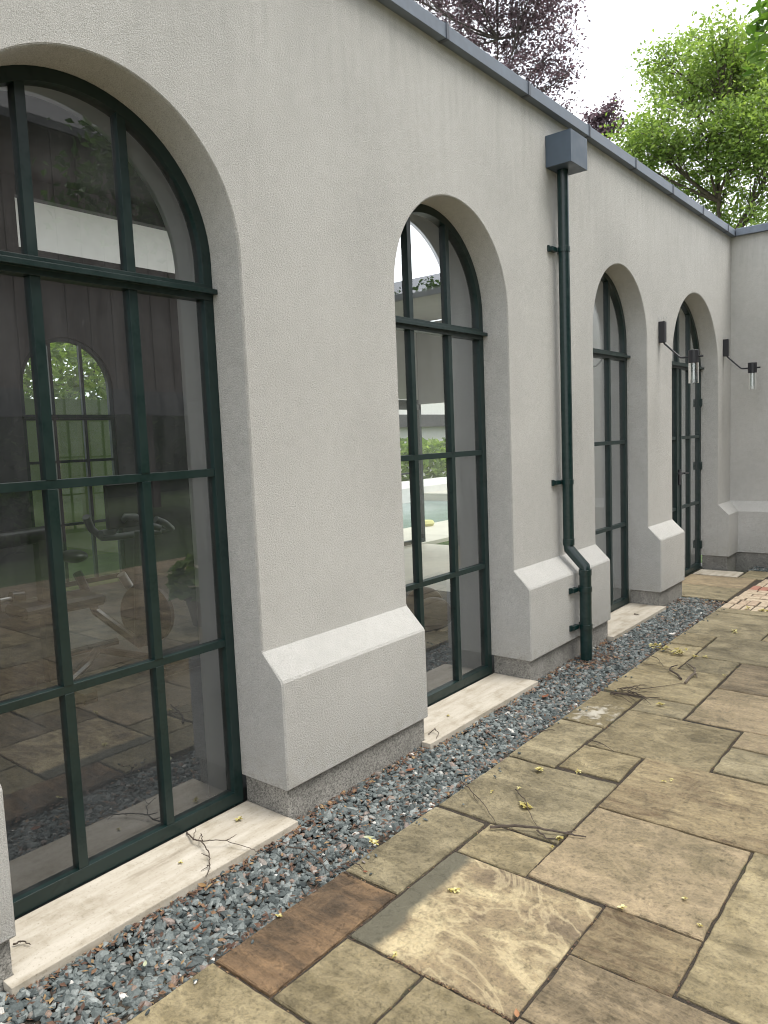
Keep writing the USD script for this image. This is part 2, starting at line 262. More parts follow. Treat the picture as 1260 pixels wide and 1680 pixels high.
    if wear:    # lime splashes round a point
        n.update({'wd': ('vector_math', {'math_type': 'distance', 'vector2': wear}), 'wn': ('noise_texture', {'scale': 16, 'detail': 5, 'roughness': .6}), 'wa': ('math', {'math_type': 'multiply_add', 'value2': -1.35}), 'wr': ('map_range', {'clamp': True, 'from_min': .34, 'from_max': .50, 'to_min': 0, 'to_max': .75}), 'wx': ('mix_color', {'b': (.62, .58, .50)})})
        l += [('g.position', 'wd.vector1'), ('g.position', 'wn.vector'), ('wd.value', 'wa.value1'), ('wn.fac', 'wa.value3'), ('wa.value', 'wr.value'), ('wr.result', 'wx.fac'), (out, 'wx.a')]
        out = 'wx.result'
    l.append((out, 'p.base_color'))
    return M(name, n, l)
OLIVE = stone('olive_sandstone', (.135, .116, .068), (.215, .187, .115), (.31, .272, .175), 15, 3)
OLIVE2 = stone('green_grey_sandstone', (.125, .111, .07), (.195, .174, .113), (.28, .252, .17), -25, 2.5)
BROWN = stone('rust_brown_sandstone', (.075, .054, .035), (.135, .092, .056), (.20, .135, .078), 62, 6, 2.4)
PINK = stone('pinkish_sandstone', (.185, .158, .10), (.265, .222, .148), (.35, .288, .195), 40, 3, 2.0)
STREAK = stone('streaked_sandstone', (.125, .092, .056), (.225, .185, .115), (.31, .262, .165), -38, 7, 1.6)
MAUVE = stone('mauve_sandstone', (.14, .115, .075), (.215, .178, .12), (.30, .25, .17), 80, 9, 3)
VEIN = stone('veined_sandstone', (.19, .152, .105), (.29, .24, .155), (.50, .44, .29), 50, 2.2, 4.2, patch=(.965, .04, (.125, .115, .08), .018), vein=.42)
SPLASH = stone('lime_splashed_sandstone', (.14, .12, .068), (.20, .174, .104), (.26, .225, .14), 10, 3, wear=(.66, 3.93, 0))
JOINT = M('joint_soil', {'g': ('geometry', {}), 'n': ('noise_texture', {'scale': 6, 'detail': 6, 'roughness': .7}), 'n2': ('noise_texture', {'scale': 180, 'detail': 4}),
    'r': ('rgb_ramp', {'ramp': [(.35, (.028, .022, .015)), (.55, (.05, .038, .026)), (.66, (.042, .052, .018))]}), 'r2': ('rgb_ramp', {'ramp': [(.35, (.4,)*3), (.65, (1.3,)*3)]}), 'x': ('mix_color', {'blend_type': 'multiply', 'fac': 1.0, 'use_clamp': False}),
    'b': ('bump', {'distance': .006}), 'p': ('principled_bsdf', {'roughness': .95})},
    [('g.position', 'n.vector'), ('g.position', 'n2.vector'), ('n.fac', 'r.fac'), ('n2.fac', 'r2.fac'), ('r.color', 'x.a'), ('r2.color', 'x.b'), ('x.result', 'p.base_color'), ('n2.fac', 'b.height'), ('b.normal', 'p.normal')])
def island(name, ramp, rough=.8, bump=0, spec=.5, nscale=120):
    PIECES.add('/World/Looks/'+name)
    n = {'g': ('geometry', {}), 'at': ('attribute', {'attribute': 'tone'}), 'r': ('rgb_ramp', {'ramp': ramp}), 'n': ('noise_texture', {'scale': nscale, 'detail': 4}), 'r2': ('rgb_ramp', {'ramp': [(.3, (.7,)*3), (.7, (1.25,)*3)]}), 'x': ('mix_color', {'blend_type': 'multiply', 'fac': 1.0, 'use_clamp': False}), 'p': ('principled_bsdf', {'roughness': rough, 'specular_ior_level': spec})}
    return M(name, n, [('at.fac', 'r.fac'), ('g.position', 'n.vector'), ('n.fac', 'r2.fac'), ('r.color', 'x.a'), ('r2.color', 'x.b'), ('x.result', 'p.base_color')])
GRAVEL = island('slate_gravel', [(0, (.04, .05, .05)), (.4, (.085, .101, .099)), (.72, (.135, .153, .148)), (.90, (.22, .24, .232)), (.92, (.20, .16, .14)), (.955, (.20, .14, .105)), (.978, (.17, .17, .16)), (.992, (.45, .44, .41)), (1, (.58, .56, .52))], .7, nscale=160)
LITTER = island('leaf_litter_brown', [(0, (.045, .024, .016)), (.5, (.10, .052, .032)), (.8, (.17, .095, .05)), (1, (.28, .19, .09))], .8)
BRICK = M('worn_brick', {'g': ('geometry', {}), 'oi': ('object_info', {}), 'n': ('noise_texture', {'scale': 22, 'detail': 6, 'roughness': .7}), 'r': ('rgb_ramp', {'ramp': [(0, (.40, .33, .245)), (.6, (.46, .385, .29)), (.85, (.39, .31, .23)), (1, (.36, .275, .205))]}),
    'r2': ('rgb_ramp', {'ramp': [(.3, (.55, .52, .48)), (.62, (1.15, 1.13, 1.1))]}), 'x': ('mix_color', {'blend_type': 'multiply', 'fac': 1.0, 'use_clamp': False}), 'b': ('bump', {'distance': .003}), 'p': ('principled_bsdf', {'roughness': .85})},
    [('oi.random', 'r.fac'), ('g.position', 'n.vector'), ('n.fac', 'r2.fac'), ('r.color', 'x.a'), ('r2.color', 'x.b'), ('x.result', 'p.base_color'), ('n.fac', 'b.height'), ('b.normal', 'p.normal')])
REDBRICK = plain('red_brick', (.30, .14, .10), .85, vary=.25, scale=25)
BARK = plain('bark', (.085, .068, .05), .9, vary=.35, scale=12, bump=.02, bscale=14)
BARKD = plain('dark_bark', (.06, .05, .045), .9, vary=.3, scale=12)
TWIG = plain('twig_bark', (.060, .045, .034), .85, vary=.35, scale=40)
TWIGP = plain('pale_twig_bark', (.13, .105, .08), .85, vary=.4, scale=40)
GRASS = plain('lawn_grass', (.062, .105, .024), .9, vary=.3, scale=3, bump=.03, bscale=50)
def leaf(name, ramp, trans=.35, tcol=None, rough=.5):
    PIECES.add('/World/Looks/'+name)
    n = {'at': ('attribute', {'attribute': 'tone'}), 'r': ('rgb_ramp', {'ramp': ramp}), 'd': ('principled_bsdf', {'roughness': rough, 'specular_ior_level': .35}), 't': ('translucent_bsdf', {}), 'h': ('mix_color', {'blend_type': 'multiply', 'fac': 1, 'b': tcol or (1.6, 1.7, .75), 'use_clamp': False}), 'mx': ('mix_closure', {'fac': trans})}
    return M(name, n, [('at.fac', 'r.fac'), ('r.color', 'd.base_color'), ('r.color', 'h.a'), ('h.result', 't.color'), ('d.BSDF', 'mx.closure1'), ('t.BSDF', 'mx.closure2')], surface='mx.closure')
LEAF_G = leaf('fresh_green_leaf', [(0, (.09, .145, .04)), (.5, (.165, .235, .07)), (1, (.27, .34, .13))], .5)
LEAF_D = leaf('mid_green_leaf', [(0, (.018, .045, .010)), (.5, (.04, .09, .018)), (1, (.075, .14, .03))], .35)
LEAF_P = leaf('copper_leaf', [(0, (.045, .036, .042)), (.5, (.09, .072, .082)), (1, (.16, .13, .145))], .4, (1.9, 1.4, 1.5))
LEAF_R = leaf('dark_red_leaf', [(0, (.03, .010, .010)), (1, (.09, .03, .022))], .2, (1.2, .8, .7))
LEAF_H = leaf('pale_broad_leaf', [(0, (.09, .15, .04)), (1, (.2, .28, .1))], .3)
PETAL = leaf('yellow_green_petal', [(0, (.30, .24, .06)), (.5, (.50, .44, .16)), (1, (.66, .62, .34))], .25, (1.1, 1.05, .7))
PETALC = plain('blossom_heart', (.14, .09, .02), .8)
DEADLEAF = plain('rust_dead_leaf', (.16, .055, .022), .7, vary=.3, scale=60)
PALELEAF = plain('pale_green_dead_leaf', (.34, .36, .24), .8, vary=.2, scale=60)

# ------------------------------------------------------------------ ground
obj('ground', box(-120, 160, -120, 160, -.30, -.09), GRASS, kind='structure')
obj('gravel_bed', [box(.09, .53, -3.5, 7.205, -.09, -.030), box(.27, 4.6, 8.86, 9.19, -.086, -.034)], JOINT, kind='structure')

# ------------------------------------------------------------------ building
XF, XG = -.18, -.205       # frame face, glass plane
YB, YE = 9.28, -3.4        # back wall face, near end of the wall
ZR, ZP0, ZP1, PX = .145, .613, .725, .115
WIN = [(.92, 2.05, 2.35, .565), (3.06, 4.19, 2.35, .565), (5.475, 6.605, 2.35, .565), (7.26, 8.78, 2.17, .76)]
def arch(y0, y1, zs, r, z0=-.2, n=48, inset=0):
    c = (y0+y1)/2; r -= inset; t = np.linspace(0, math.pi, n)
    return sg.Polygon([(c-r, z0)]+[(c+r*-math.cos(a), zs+r*math.sin(a)) for a in t]+[(c+r, z0)])
bld = thing('courtyard_building', 'single-storey pale grey rendered building with tall arched windows and zinc coping', 'building')
face = sg.box(YE, ZR, YB, 3.715).difference(unary_union([arch(*w) for w in WIN]))
def soft(d): return face.difference(unary_union([arch(*w) for w in WIN]).buffer(d).intersection(sg.box(-9, ZP1+.004, 20, 9)))
obj('wall', [poly_x(face, -.42, -.008), poly_x(soft(.0022), -.008, -.0045), poly_x(soft(.0045), -.0045, -.002), poly_x(soft(.008), -.002, 0)], RENDER, bld)
obj('wall', box(-.42, 4.6, YB+.001, YB+.36, ZR, 3.715), RENDER, bld, label='short rendered return wall closing the far end')
piers = [(YE, .92), (2.05, 3.06), (4.19, 5.475), (6.605, 7.26)]
for a, b in piers:
    c, P = .007, []
    for y, k in ((a, 0), (a+c, 1), (b-c, 1), (b, 0)):
        e = PX if k else PX-c
        P += [(.0, y, ZR), (e-(.004 if k else 0), y, ZR), (e, y, ZR+.005), (e, y, ZP0-.006-(0 if k else .002)), (e-.006, y, ZP0+.006-(0 if k else .003)), (.0, y, ZP1-(0 if k else .004))]
    obj('buttress_base', trimesh.convex.convex_hull(np.array(P)), RENDER, bld)
lbase = m3.Manifold.hull_points(np.array([(x, y, z) for y in (8.78, YB) for x, z in ((.001, ZR), (PX, ZR), (PX, ZP0), (.001, ZP1))])) + \
    m3.Manifold.hull_points(np.array([(x, YB-d, z) for x in (.002, 4.6) for d, z in ((0, ZR), (PX, ZR), (PX, ZP0), (0, ZP1))]))
obj('buttress_base', lbase, RENDER, bld, label='low rendered plinth band turning the inner corner')
for a, b in piers+[(8.78, YB-.1)]:
    obj('granite_plinth', box(-.17, PX-.022, a+(.014 if a > 0 else 0), b-(.014 if b < 9 else 0), -.2, ZR-.001), GRANITE, bld)
obj('granite_plinth', box(.0, 4.6, YB-PX+.022, YB, -.2, ZR-.001), GRANITE, bld)
for i, (y0, y1, zs, r) in enumerate(WIN[:3]):
    s = mbox(-.17, .152, y0-.012, y1+.012, -.028, .020)+mbox(PX-.018, .152, y0-.045, y1+.004, -.028, .020)
    obj('stone_sill', s, LIME, bld)
# coping: zinc sheets with joint covers, and bird spikes behind
cuts = [3.53+.905*k for k in range(-8, 7)]+[YB+.05]
prof = [(.052, 3.700), (.052, 3.772), (.046, 3.778), (-.30, 3.80), (-.47, 3.79), (-.47, 3.70)]
for a, b in zip(cuts[:-1], cuts[1:]):
    c = obj('coping_sheet', prof_y(prof, a+.004, b-.004), ZINC, bld)
    if b < YB: obj('joint_cover', prof_y([(.058, 3.696), (.058, 3.777), (.050, 3.784), (-.30, 3.806), (-.30, 3.70)], b-.014, b+.010), SEAM, c)
xs = [.058+.62*k for k in range(0, 8)]
for a, b in zip(xs[:-1], xs[1:]):
    c = obj('coping_sheet', poly_x(sg.Polygon([(YB-.052, 3.700), (YB-.052, 3.772), (YB-.046, 3.778), (YB+.30, 3.80), (YB+.42, 3.79), (YB+.42, 3.70)]), a+.004, b-.004), ZINC, bld)
    obj('joint_cover', poly_x(sg.Polygon([(YB-.058, 3.696), (YB-.058, 3.777), (YB-.05, 3.784), (YB+.3, 3.806), (YB+.3, 3.70)]), b-.012, b+.012), SEAM, c)
# windows: frame > transom, glazing bars, panes
def pane_poly(y0, y1, z0, z1, clip): return sg.box(y0, z0, y1, z1).intersection(clip)
def flat(poly, x, tilt=(0, 0)):
    m = []
    for g in getattr(poly, 'geoms', [poly]):
        v, f = trimesh.creation.triangulate_polygon(g, engine='earcut')
        c = v.mean(0); X = x+(v[:, 0]-c[0])*tilt[0]+(v[:, 1]-c[1])*tilt[1]
        m.append(trimesh.Trimesh(np.column_stack([X, v[:, 0], v[:, 1]]), f, process=False))
    m = cat(m); return m if m.face_normals[:, 0].mean() > 0 else trimesh.Trimesh(m.vertices, m.faces[:, ::-1], process=False)
TR = [(.735, .765), (1.472, 1.504)]
def make_window(w, x0=XF, flip=1, zb=.020, parent=bld, cols=3, label=None, bar=.036, zt=2.235, panes=True):
    y0, y1, zs, r = w; fwid = .046
    outer, inner = arch(y0, y1, zs, r, zb), arch(y0, y1, zs, r, zb+fwid+.01, inset=fwid)
    win = obj('arched_window', poly_x(outer.difference(inner), x0-.055, x0), FRAME, parent, label=label)
    obj('transom', [poly_x(sg.box(y0+.01, zt-.034, y1-.01, zt+.03).intersection(outer), x0-.05, x0+.006), box(x0+.006, x0+.036, y0+.004, y1-.004, zt-.012, zt+.008)], FRAME, win)
    rows = [(zb+fwid+.01, TR[0][0]), (TR[0][1], TR[1][0]), (TR[1][1], zt-.034), (zt+.03, 4)]
    ys = [y0+(y1-y0)*k/cols for k in range(cols+1)]
    for a, b in TR: obj('glazing_bar', box(x0-.045, x0-.004, y0+fwid, y1-fwid, a, b), FRAME, win)
    for k in range(1, cols):
        w2 = bar/2*(1.5 if cols == 4 and k == 2 else 1)
        for j, (a, b) in enumerate(rows):
            g = sg.box(ys[k]-w2, a, ys[k]+w2, b).intersection(inner)
            obj('glazing_bar', poly_x(g, x0-.045, x0-.002), FRAME, win)
    if panes:
        for j, (a, b) in enumerate(rows):
            for k in range(cols):
                g = pane_poly(ys[k]+(fwid if k == 0 else bar/2)-.006, ys[k+1]-(fwid if k == cols-1 else bar/2)+.006, a-.006, b+.006, arch(y0, y1, zs, r, zb+.03, inset=fwid-.006))
                if g.is_empty: continue
                obj('pane', flat(g, x0-.025*flip, RNG.normal(0, .0012, 2)), GLASS, win)
    return win
make_window(WIN[0], label='nearest tall arched window with gym behind it')
make_window(WIN[1]); make_window(WIN[2])
dw = make_window(WIN[3], zb=-.002, cols=4, label='wider arched glazed double door at the far end')
for s in (-1, 1):
    obj('door_stile', box(XF-.05, XF+.004, 8.02+s*.062-.016, 8.02+s*.062+.016, .05, 2.2), FRAME, dw)
obj('door_handle', [box(XF-.001, XF+.012, 7.995, 8.045, 1.0, 1.16), cyl((XF+.01, 8.03, 1.12), (XF+.06, 8.03, 1.12), .009, 10), cyl((XF+.055, 8.02, 1.12), (XF+.055, 8.15, 1.115), .009, 10)], BLACK, dw)
obj('door_handle', [cyl((XF+.01, 7.96, 1.12), (XF+.06, 7.96, 1.12), .009, 10), cyl((XF+.055, 7.97, 1.12), (XF+.055, 7.84, 1.115), .009, 10)], BLACK, dw)
for z in (1.86, 1.16, .27): obj('hinge', cbox(XF, XF+.022, 8.728, 8.76, z-.045, z+.045, .005), FRAME, dw)
# interior of the building: floor, roof, far wall, ceiling opening
obj('floor', box(-4.5, -.235, YE+.1, 6.4, -.088, -.02), RUBBER, bld)
obj('floor', box(-4.5, -.235, 6.401, 9.2, -.088, -.02), CREAM, bld, label='cream stone floor behind the second window')
XW = -6.0
obj('floor', box(XW, -4.501, YE+.1, 7.4, -.088, -.022), RUBBER, bld)
fw_open = unary_union([arch(3.98, 5.11, 2.35, .565, -.05), sg.box(4.1, 3.86, 6.4, 4.42)])
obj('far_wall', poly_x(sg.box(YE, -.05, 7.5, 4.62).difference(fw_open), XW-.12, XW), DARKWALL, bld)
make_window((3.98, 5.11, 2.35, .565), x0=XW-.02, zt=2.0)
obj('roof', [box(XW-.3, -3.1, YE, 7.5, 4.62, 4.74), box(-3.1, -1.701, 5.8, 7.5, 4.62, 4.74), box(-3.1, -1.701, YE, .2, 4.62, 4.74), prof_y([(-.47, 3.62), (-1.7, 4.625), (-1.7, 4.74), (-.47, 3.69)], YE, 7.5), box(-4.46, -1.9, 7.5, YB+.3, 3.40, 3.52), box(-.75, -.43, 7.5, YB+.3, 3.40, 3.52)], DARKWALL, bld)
obj('ceiling', [box(-4.4, -1.9, 7.56, 9.2, 3.30, 3.395), box(-.75, -.43, 7.56, 9.2, 3.30, 3.395)], PLASTER, bld)
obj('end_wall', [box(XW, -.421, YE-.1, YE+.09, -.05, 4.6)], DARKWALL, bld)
obj('cross_wall', [box(XW, -4.62, 7.4, 7.55, -.05, 4.6), ], PLASTER, bld)
obj('light_well', [box(-8.2, -8.1, 3.6, 8.4, 3.4, 5.4), box(-8.1, XW-.13, 3.6, 8.4, 3.38, 3.46), box(-8.2, -6.75, 3.5, 8.5, 5.41, 5.5), box(-8.2, -6.3, 3.5, 3.6, 3.38, 5.4), box(-8.2, -6.3, 8.4, 8.5, 3.38, 5.4)], PLASTER, bld, label='white wall of the rooftop light well')
obj('glazed_screen', [box(-4.46, -4.40, 7.56, 9.27, 0, .06), box(-4.46, -4.40, 7.56, 9.27, 2.02, 2.16), box(-4.46, -4.40, 8.36, 8.41, .06, 2.02), box(-4.46, -4.40, 9.22, 9.27, .06, 3.3), box(-4.46, -4.40, 7.56, 7.61, .06, 3.3), box(-4.45, -4.41, 7.61, 9.22, 1.06, 1.085)], FRAME, bld)
obj('inner_wall', box(-4.44, -4.40, 7.62, 9.21, 2.17, 3.29), PLASTER, bld)
obj('end_wall', box(-2.6, -.421, 9.21, 9.275, -.02, 3.29), PLASTER, bld)
obj('inner_wall', box(-4.4, -2.601, 9.215, 9.27, 2.1, 3.29), PLASTER, bld)
obj('inner_reveal', [poly_x(arch(*w, z0=-.02).difference(arch(*w, z0=-.03, inset=.006)), -.42, -.24) for w in WIN], PLASTER, bld)
obj('inner_lining', [box(-.425, -.421, a+.0, b-.0, .145, 2.2) for a, b in ((.0, .92), (2.05, 3.06), (4.19, 5.475), (6.605, 7.26), (8.78, 9.27))], PLASTER, bld)
# pool garden beyond
obj('pool_terrace', [box(-5.9, -4.47, 7.56, 20, -.089, -.03), box(-13, -5.9, 7.6, 8.7, -.089, -.03), box(-13, -8.4, 16.1, 17.5, -.089, .12)], CREAM, kind='structure')
obj('pool_water', box(-9.4, -5.9, 8.7, 16.1, -.085, -.10+.03), POOLW, kind='structure')
obj('pool_wall', box(-11.5, -9.4, 8.7, 20, -.089, .30), PLASTER, kind='structure')

# ------------------------------------------------------------------ rainwater pipe
pipe = thing('rainwater_pipe', 'dark green rainwater downpipe with square blue-grey hopper head on the rendered wall', 'downpipe')
hp = m3.Manifold.hull_points(np.array([(x, y, z) for x in (.002, .182) for y in (4.742, 4.995) for z in (3.35, 3.552)]))-mbox(.012, .170, 4.754, 4.983, 3.37, 3.6)
obj('hopper', hp, HOPPER, pipe)
PY = 4.868
pts = [(.062, PY, 3.349), (.062, PY, 2.4), (.062, PY, 1.5), (.062, PY, .815), (.062, PY, .780), (.182, PY, .655), (.182, PY, .62), (.182, PY, .59)]
obj('elbow_collar', tube([(.062, PY, .85), (.062, PY, .83), (.062, PY, .805)], .0405, 24), PIPE, pipe, smooth=40)
obj('upper_pipe', tube(pts, .0375, 24), PIPE, pipe, smooth=22)
obj('lower_pipe', tube([(.182, PY, .62), (.182, PY, .3), (.182, PY, -.05)], .041, 24), PIPE, pipe, smooth=40)
obj('elbow_collar', tube([(.182, PY, .640), (.182, PY, .62), (.182, PY, .60)], .0445, 24), PIPE, pipe, smooth=40)
for z, x in ((2.83, .062), (1.25, .062), (.50, .182), (.235, .182)):
    wallx = 0 if x < .1 else PX
    rr = .0415 if x < .1 else .0455
    obj('pipe_bracket', [tube([(x, PY, z-.017), (x, PY, z), (x, PY, z+.017)], rr, 24), box(wallx, wallx+.03, PY-.105, PY-.03, z-.014, z+.014), box(wallx, wallx+.012, PY-.125, PY-.10, z-.02, z+.02), box(wallx, wallx+.03, PY+.03, PY+.062, z-.014, z+.014)], PIPE, pipe)

# ------------------------------------------------------------------ wall lamps
def lamp(y, label):
    L = thing('wall_lamp', label, 'wall lamp', (0, y, 0))
    obj('back_plate', cbox(.0, .055, -.028, .028, 2.362, 2.548, .003), BLACK, L)
    obj('arm', tube([(.03, 0, 2.385), (.045, 0, 2.352), (.17, 0, 2.228), (.19, 0, 2.214), (.21, 0, 2.211), (.29, 0, 2.211), (.378, 0, 2.211)], .0085, 10), BLACK, L, smooth=40)
    obj('lamp_head', lathe([(0, 2.268), (.042, 2.268), (.045, 2.265), (.045, 2.160), (.042, 2.156), (0, 2.156)], 28, (.298, 0, 0)), BLACK, L, smooth=40)
    obj('glass_shade', lathe([(.043, 2.156), (.043, 1.985), (.041, 1.98), (0, 1.98)], 28, (.298, 0, 0)), LAMPGLASS, L, smooth=40)
    obj('glass_shade', lathe([(.036, 2.156), (.036, 2.012), (0, 2.012)], 24, (.298, 0, 0)), LAMPGLASS, L, smooth=40, label='thick inner glass base of the shade')
    obj('bird_spike', [cyl((.02+.008*k, -.02+.012*k, 2.547), (.0+.02*k, -.035+.02*k, 2.59), .0012, 4) for k in range(4)]+[cyl((.298, 0, 2.266), (.275, -.012, 2.345), .0012, 4)], STEEL, L)
lamp(6.92, 'black wall lamp with clear glass shade between the third window and the glazed door')
lamp(8.985, 'farther black wall lamp with clear glass shade on the last pier by the corner')

# ------------------------------------------------------------------ bird spikes along the coping
for i, (a, b) in enumerate(zip(cuts[7:-1], cuts[8:])):
    n = int((b-a)/.055); parts = [box(-.115, -.10, a+.02, b-.02, 3.787, 3.792)]
    for k in range(n):
        y = a+.03+k*.055
        for dx, dy in ((-.05, .012), (.0, -.02), (.035, .015)):
            parts.append(cyl((-.108, y, 3.79), (-.108+dx+RNG.normal(0, .006), y+dy+RNG.normal(0, .01), 3.895+RNG.normal(0, .008)), .0011, 4))
    where = ['nearest visible strip of thin steel bird spikes, at the top edge of the picture', 'strip of bird spikes on the coping sheet between nearest strip and hopper', 'strip of bird spikes on the coping directly above the hopper head', 'first strip of bird spikes past the hopper head', 'strip of bird spikes on the coping above the third arched window', 'strip of bird spikes on the coping above the pier with the nearer lamp', 'strip of bird spikes on the coping above the glazed double door', 'last strip of bird spikes ending at the inner corner', 'short strip of bird spikes in the inner corner'][i]
    obj('bird_spike_strip', parts, STEEL, label=where, cat='bird spikes', group='bird spike strips along the coping')

# ------------------------------------------------------------------ paving
terr = thing('terrace', '', '', )
terr.ClearCustomDataByKey('label'); tag(terr, kind='structure')
obj('terrace_bed', box(.53, 6.4, -4, 9.18, -.085, -.010), JOINT, kind='structure')
def slab(x0, x1, y0, y1, mat, gap=.0065, name='paving_slab', fine=True, z=0.0, thick=.05, parent=terr, tl=.0):
    x0, x1, y0, y1 = x0+gap, x1-gap, y0+gap, y1-gap
    nx, ny = (max(4, int((x1-x0)/.022)), max(4, int((y1-y0)/.022))) if fine else (2, 2)
    ux, uy = np.linspace(0, 1, nx+1), np.linspace(0, 1, ny+1)
    if fine:
        e = .004/(x1-x0), .004/(y1-y0)
        ux = np.unique(np.r_[ux, e[0], 1-e[0]]); uy = np.unique(np.r_[uy, e[1], 1-e[1]])
    nx, ny = len(ux)-1, len(uy)-1
    X, Y = np.meshgrid(x0+(x1-x0)*ux, y0+(y1-y0)*uy, indexing='ij')
    sd = random.randint(0, 9999)
    Z = np.full_like(X, z)
    if fine:
        P = np.stack([X*3+sd, Y*3, Z], -1)
        Z = Z+(meshkit.fbm(P, 4, sd)-.5)*.007+RNG.normal(0, .0012)+(X-X.mean())*RNG.normal(0, .003)+(Y-Y.mean())*RNG.normal(0, .003)
        wob = lambda t, s: (meshkit.fbm(np.stack([t*17, np.full_like(t, s*1.7), np.zeros_like(t)], -1), 5, sd)-.5)*.012
        wx0, wx1, wy0, wy1 = wob(Y, 1), wob(Y, 2), wob(X, 3), wob(X, 4)
        U, V = (X-x0)/(x1-x0), (Y-y0)/(y1-y0)
        X = X+wx0*(1-U)**6+wx1*U**6; Y = Y+wy0*(1-V)**6+wy1*V**6
        rim = np.zeros_like(Z); rim[0], rim[-1], rim[:, 0], rim[:, -1] = 1, 1, 1, 1
        Z = Z-rim*.0045
    V = np.column_stack([X.ravel(), Y.ravel(), Z.ravel()]); idx = np.arange((nx+1)*(ny+1)).reshape(nx+1, ny+1)
    a, b, c, d = idx[:-1, :-1].ravel(), idx[1:, :-1].ravel(), idx[1:, 1:].ravel(), idx[:-1, 1:].ravel()
    F = np.vstack([np.column_stack([a, b, c]), np.column_stack([a, c, d])])
    ring = np.r_[idx[:, 0], idx[-1, 1:], idx[-2::-1, -1], idx[0, -2:0:-1]]
    low = V[ring].copy(); low[:, 2] = z-thick; n0 = len(V); V = np.vstack([V, low]); k = len(ring)
    i = np.arange(k); j = (i+1) % k
    F = np.vstack([F, np.column_stack([ring[i], n0+i, n0+j]), np.column_stack([ring[i], n0+j, ring[j]])])
    return obj(name, trimesh.Trimesh(V, F, process=False), mat, parent, smooth=32 if fine else False)
XE = .522
SL = [  # x0, x1, y0, y1, material (read off the photograph's joints)
 (XE, 1.09, .62, 1.325, OLIVE), (1.09, 1.72, .50, 1.325, OLIVE2), (XE, .785, 1.325, 1.93, BROWN), (XE, .785, 1.93, 2.53, OLIVE2),
 (.785, 1.09, 1.325, 1.665, OLIVE), (1.09, 1.395, 1.325, 1.665, OLIVE), (1.395, 2.02, 1.0, 1.69, PINK), (.785, 1.395, 1.665, 2.285, VEIN), (1.395, 2.3, 1.69, 2.01, MAUVE),
 (.79, 1.095, 2.285, 2.545, OLIVE), (XE, 1.095, 2.55, 3.16, OLIVE2), (1.395, 1.71, 2.01, 2.295, STREAK), (1.095, 1.71, 2.30, 2.915, PINK), (1.71, 2.3, 2.02, 2.925, OLIVE),
 (1.09, 2.02, 2.92, 3.515, STREAK), (XE, .78, 3.16, 3.75, OLIVE2), (.78, 1.085, 3.19, 3.49, OLIVE), (.785, 1.39, 3.50, 4.08, OLIVE), (1.39, 2.02, 3.53, 3.855, OLIVE2), (1.39, 2.02, 3.86, 4.105, PINK),
 (XE, .78, 3.755, 4.305, SPLASH), (XE, 1.085, 4.345, 4.975, OLIVE), (.785, 1.085, 4.09, 4.345, OLIVE2), (1.09, 1.72, 4.11, 4.715, PINK), (1.09, 1.72, 4.72, 5.305, MAUVE), (XE, .775, 4.98, 5.56, OLIVE), (.78, 1.085, 4.98, 5.305, OLIVE2),
 (XE, .775, 5.565, 5.895, OLIVE), (.78, 1.4, 5.31, 5.945, OLIVE2), (1.4, 2.02, 5.31, 5.945, OLIVE), (XE, 1.07, 5.90, 6.725, OLIVE2), (1.07, 1.7, 5.95, 6.725, OLIVE), (XE, 1.1, 6.73, 6.885, OLIVE2), (1.1, 1.7, 6.73, 6.885, OLIVE)]
TIGHT = {(1.395, 2.01): .0025, (1.095, 2.30): .0035}
for (a, b, c, d, m) in SL: slab(a, b, c, d, m, TIGHT.get((a, c), .0055 if c > 3.5 else .0065))
fixed = unary_union([sg.box(a, c, b, d) for a, b, c, d, _ in SL]+[sg.box(XE, 6.88, 2.02, 9.2)])
mats = [OLIVE, OLIVE2, PINK, STREAK, MAUVE, OLIVE]
x = .522
for x0, x1 in ((XE, 1.09), (1.09, 1.72), (1.72, 2.3), (2.3, 2.9), (2.9, 3.5), (3.5, 3.95), (3.95, 4.55), (4.55, 5.15), (5.15, 5.75), (5.75, 6.35)):
    y = -3.9
    while y < 9.1:
        l = random.choice([.3, .6, .6, .9]); y2 = min(y+l, 9.15)
        g = sg.box(x0, y, x1, y2).difference(fixed)
        for p in getattr(g, 'geoms', [g]):
            if p.is_empty: continue
            bx = p.bounds
            if p.area > .5*(bx[2]-bx[0])*(bx[3]-bx[1]) and bx[2]-bx[0] > .05 and bx[3]-bx[1] > .05 and fixed.intersection(sg.box(bx[0]+.004, bx[1]+.004, bx[2]-.004, bx[3]-.004)).area < .002:
                slab(bx[0], bx[2], bx[1], bx[3], random.choice(mats), fine=False)
        y = y2
# door flagstone, limestone strip and corner flags
slab(-.17, .50, 7.225, 7.80, OLIVE2, z=-.004); slab(-.17, .50, 7.80, 8.37, MAUVE, z=-.004); slab(-.16, .30, 8.385, 8.70, LIME, z=.0, thick=.04)
slab(.31, .56, 8.375, 8.85, OLIVE2, z=-.006)
obj('door_step_bed', box(-.17, .53, 7.21, 8.75, -.085, -.014), JOINT, kind='structure')
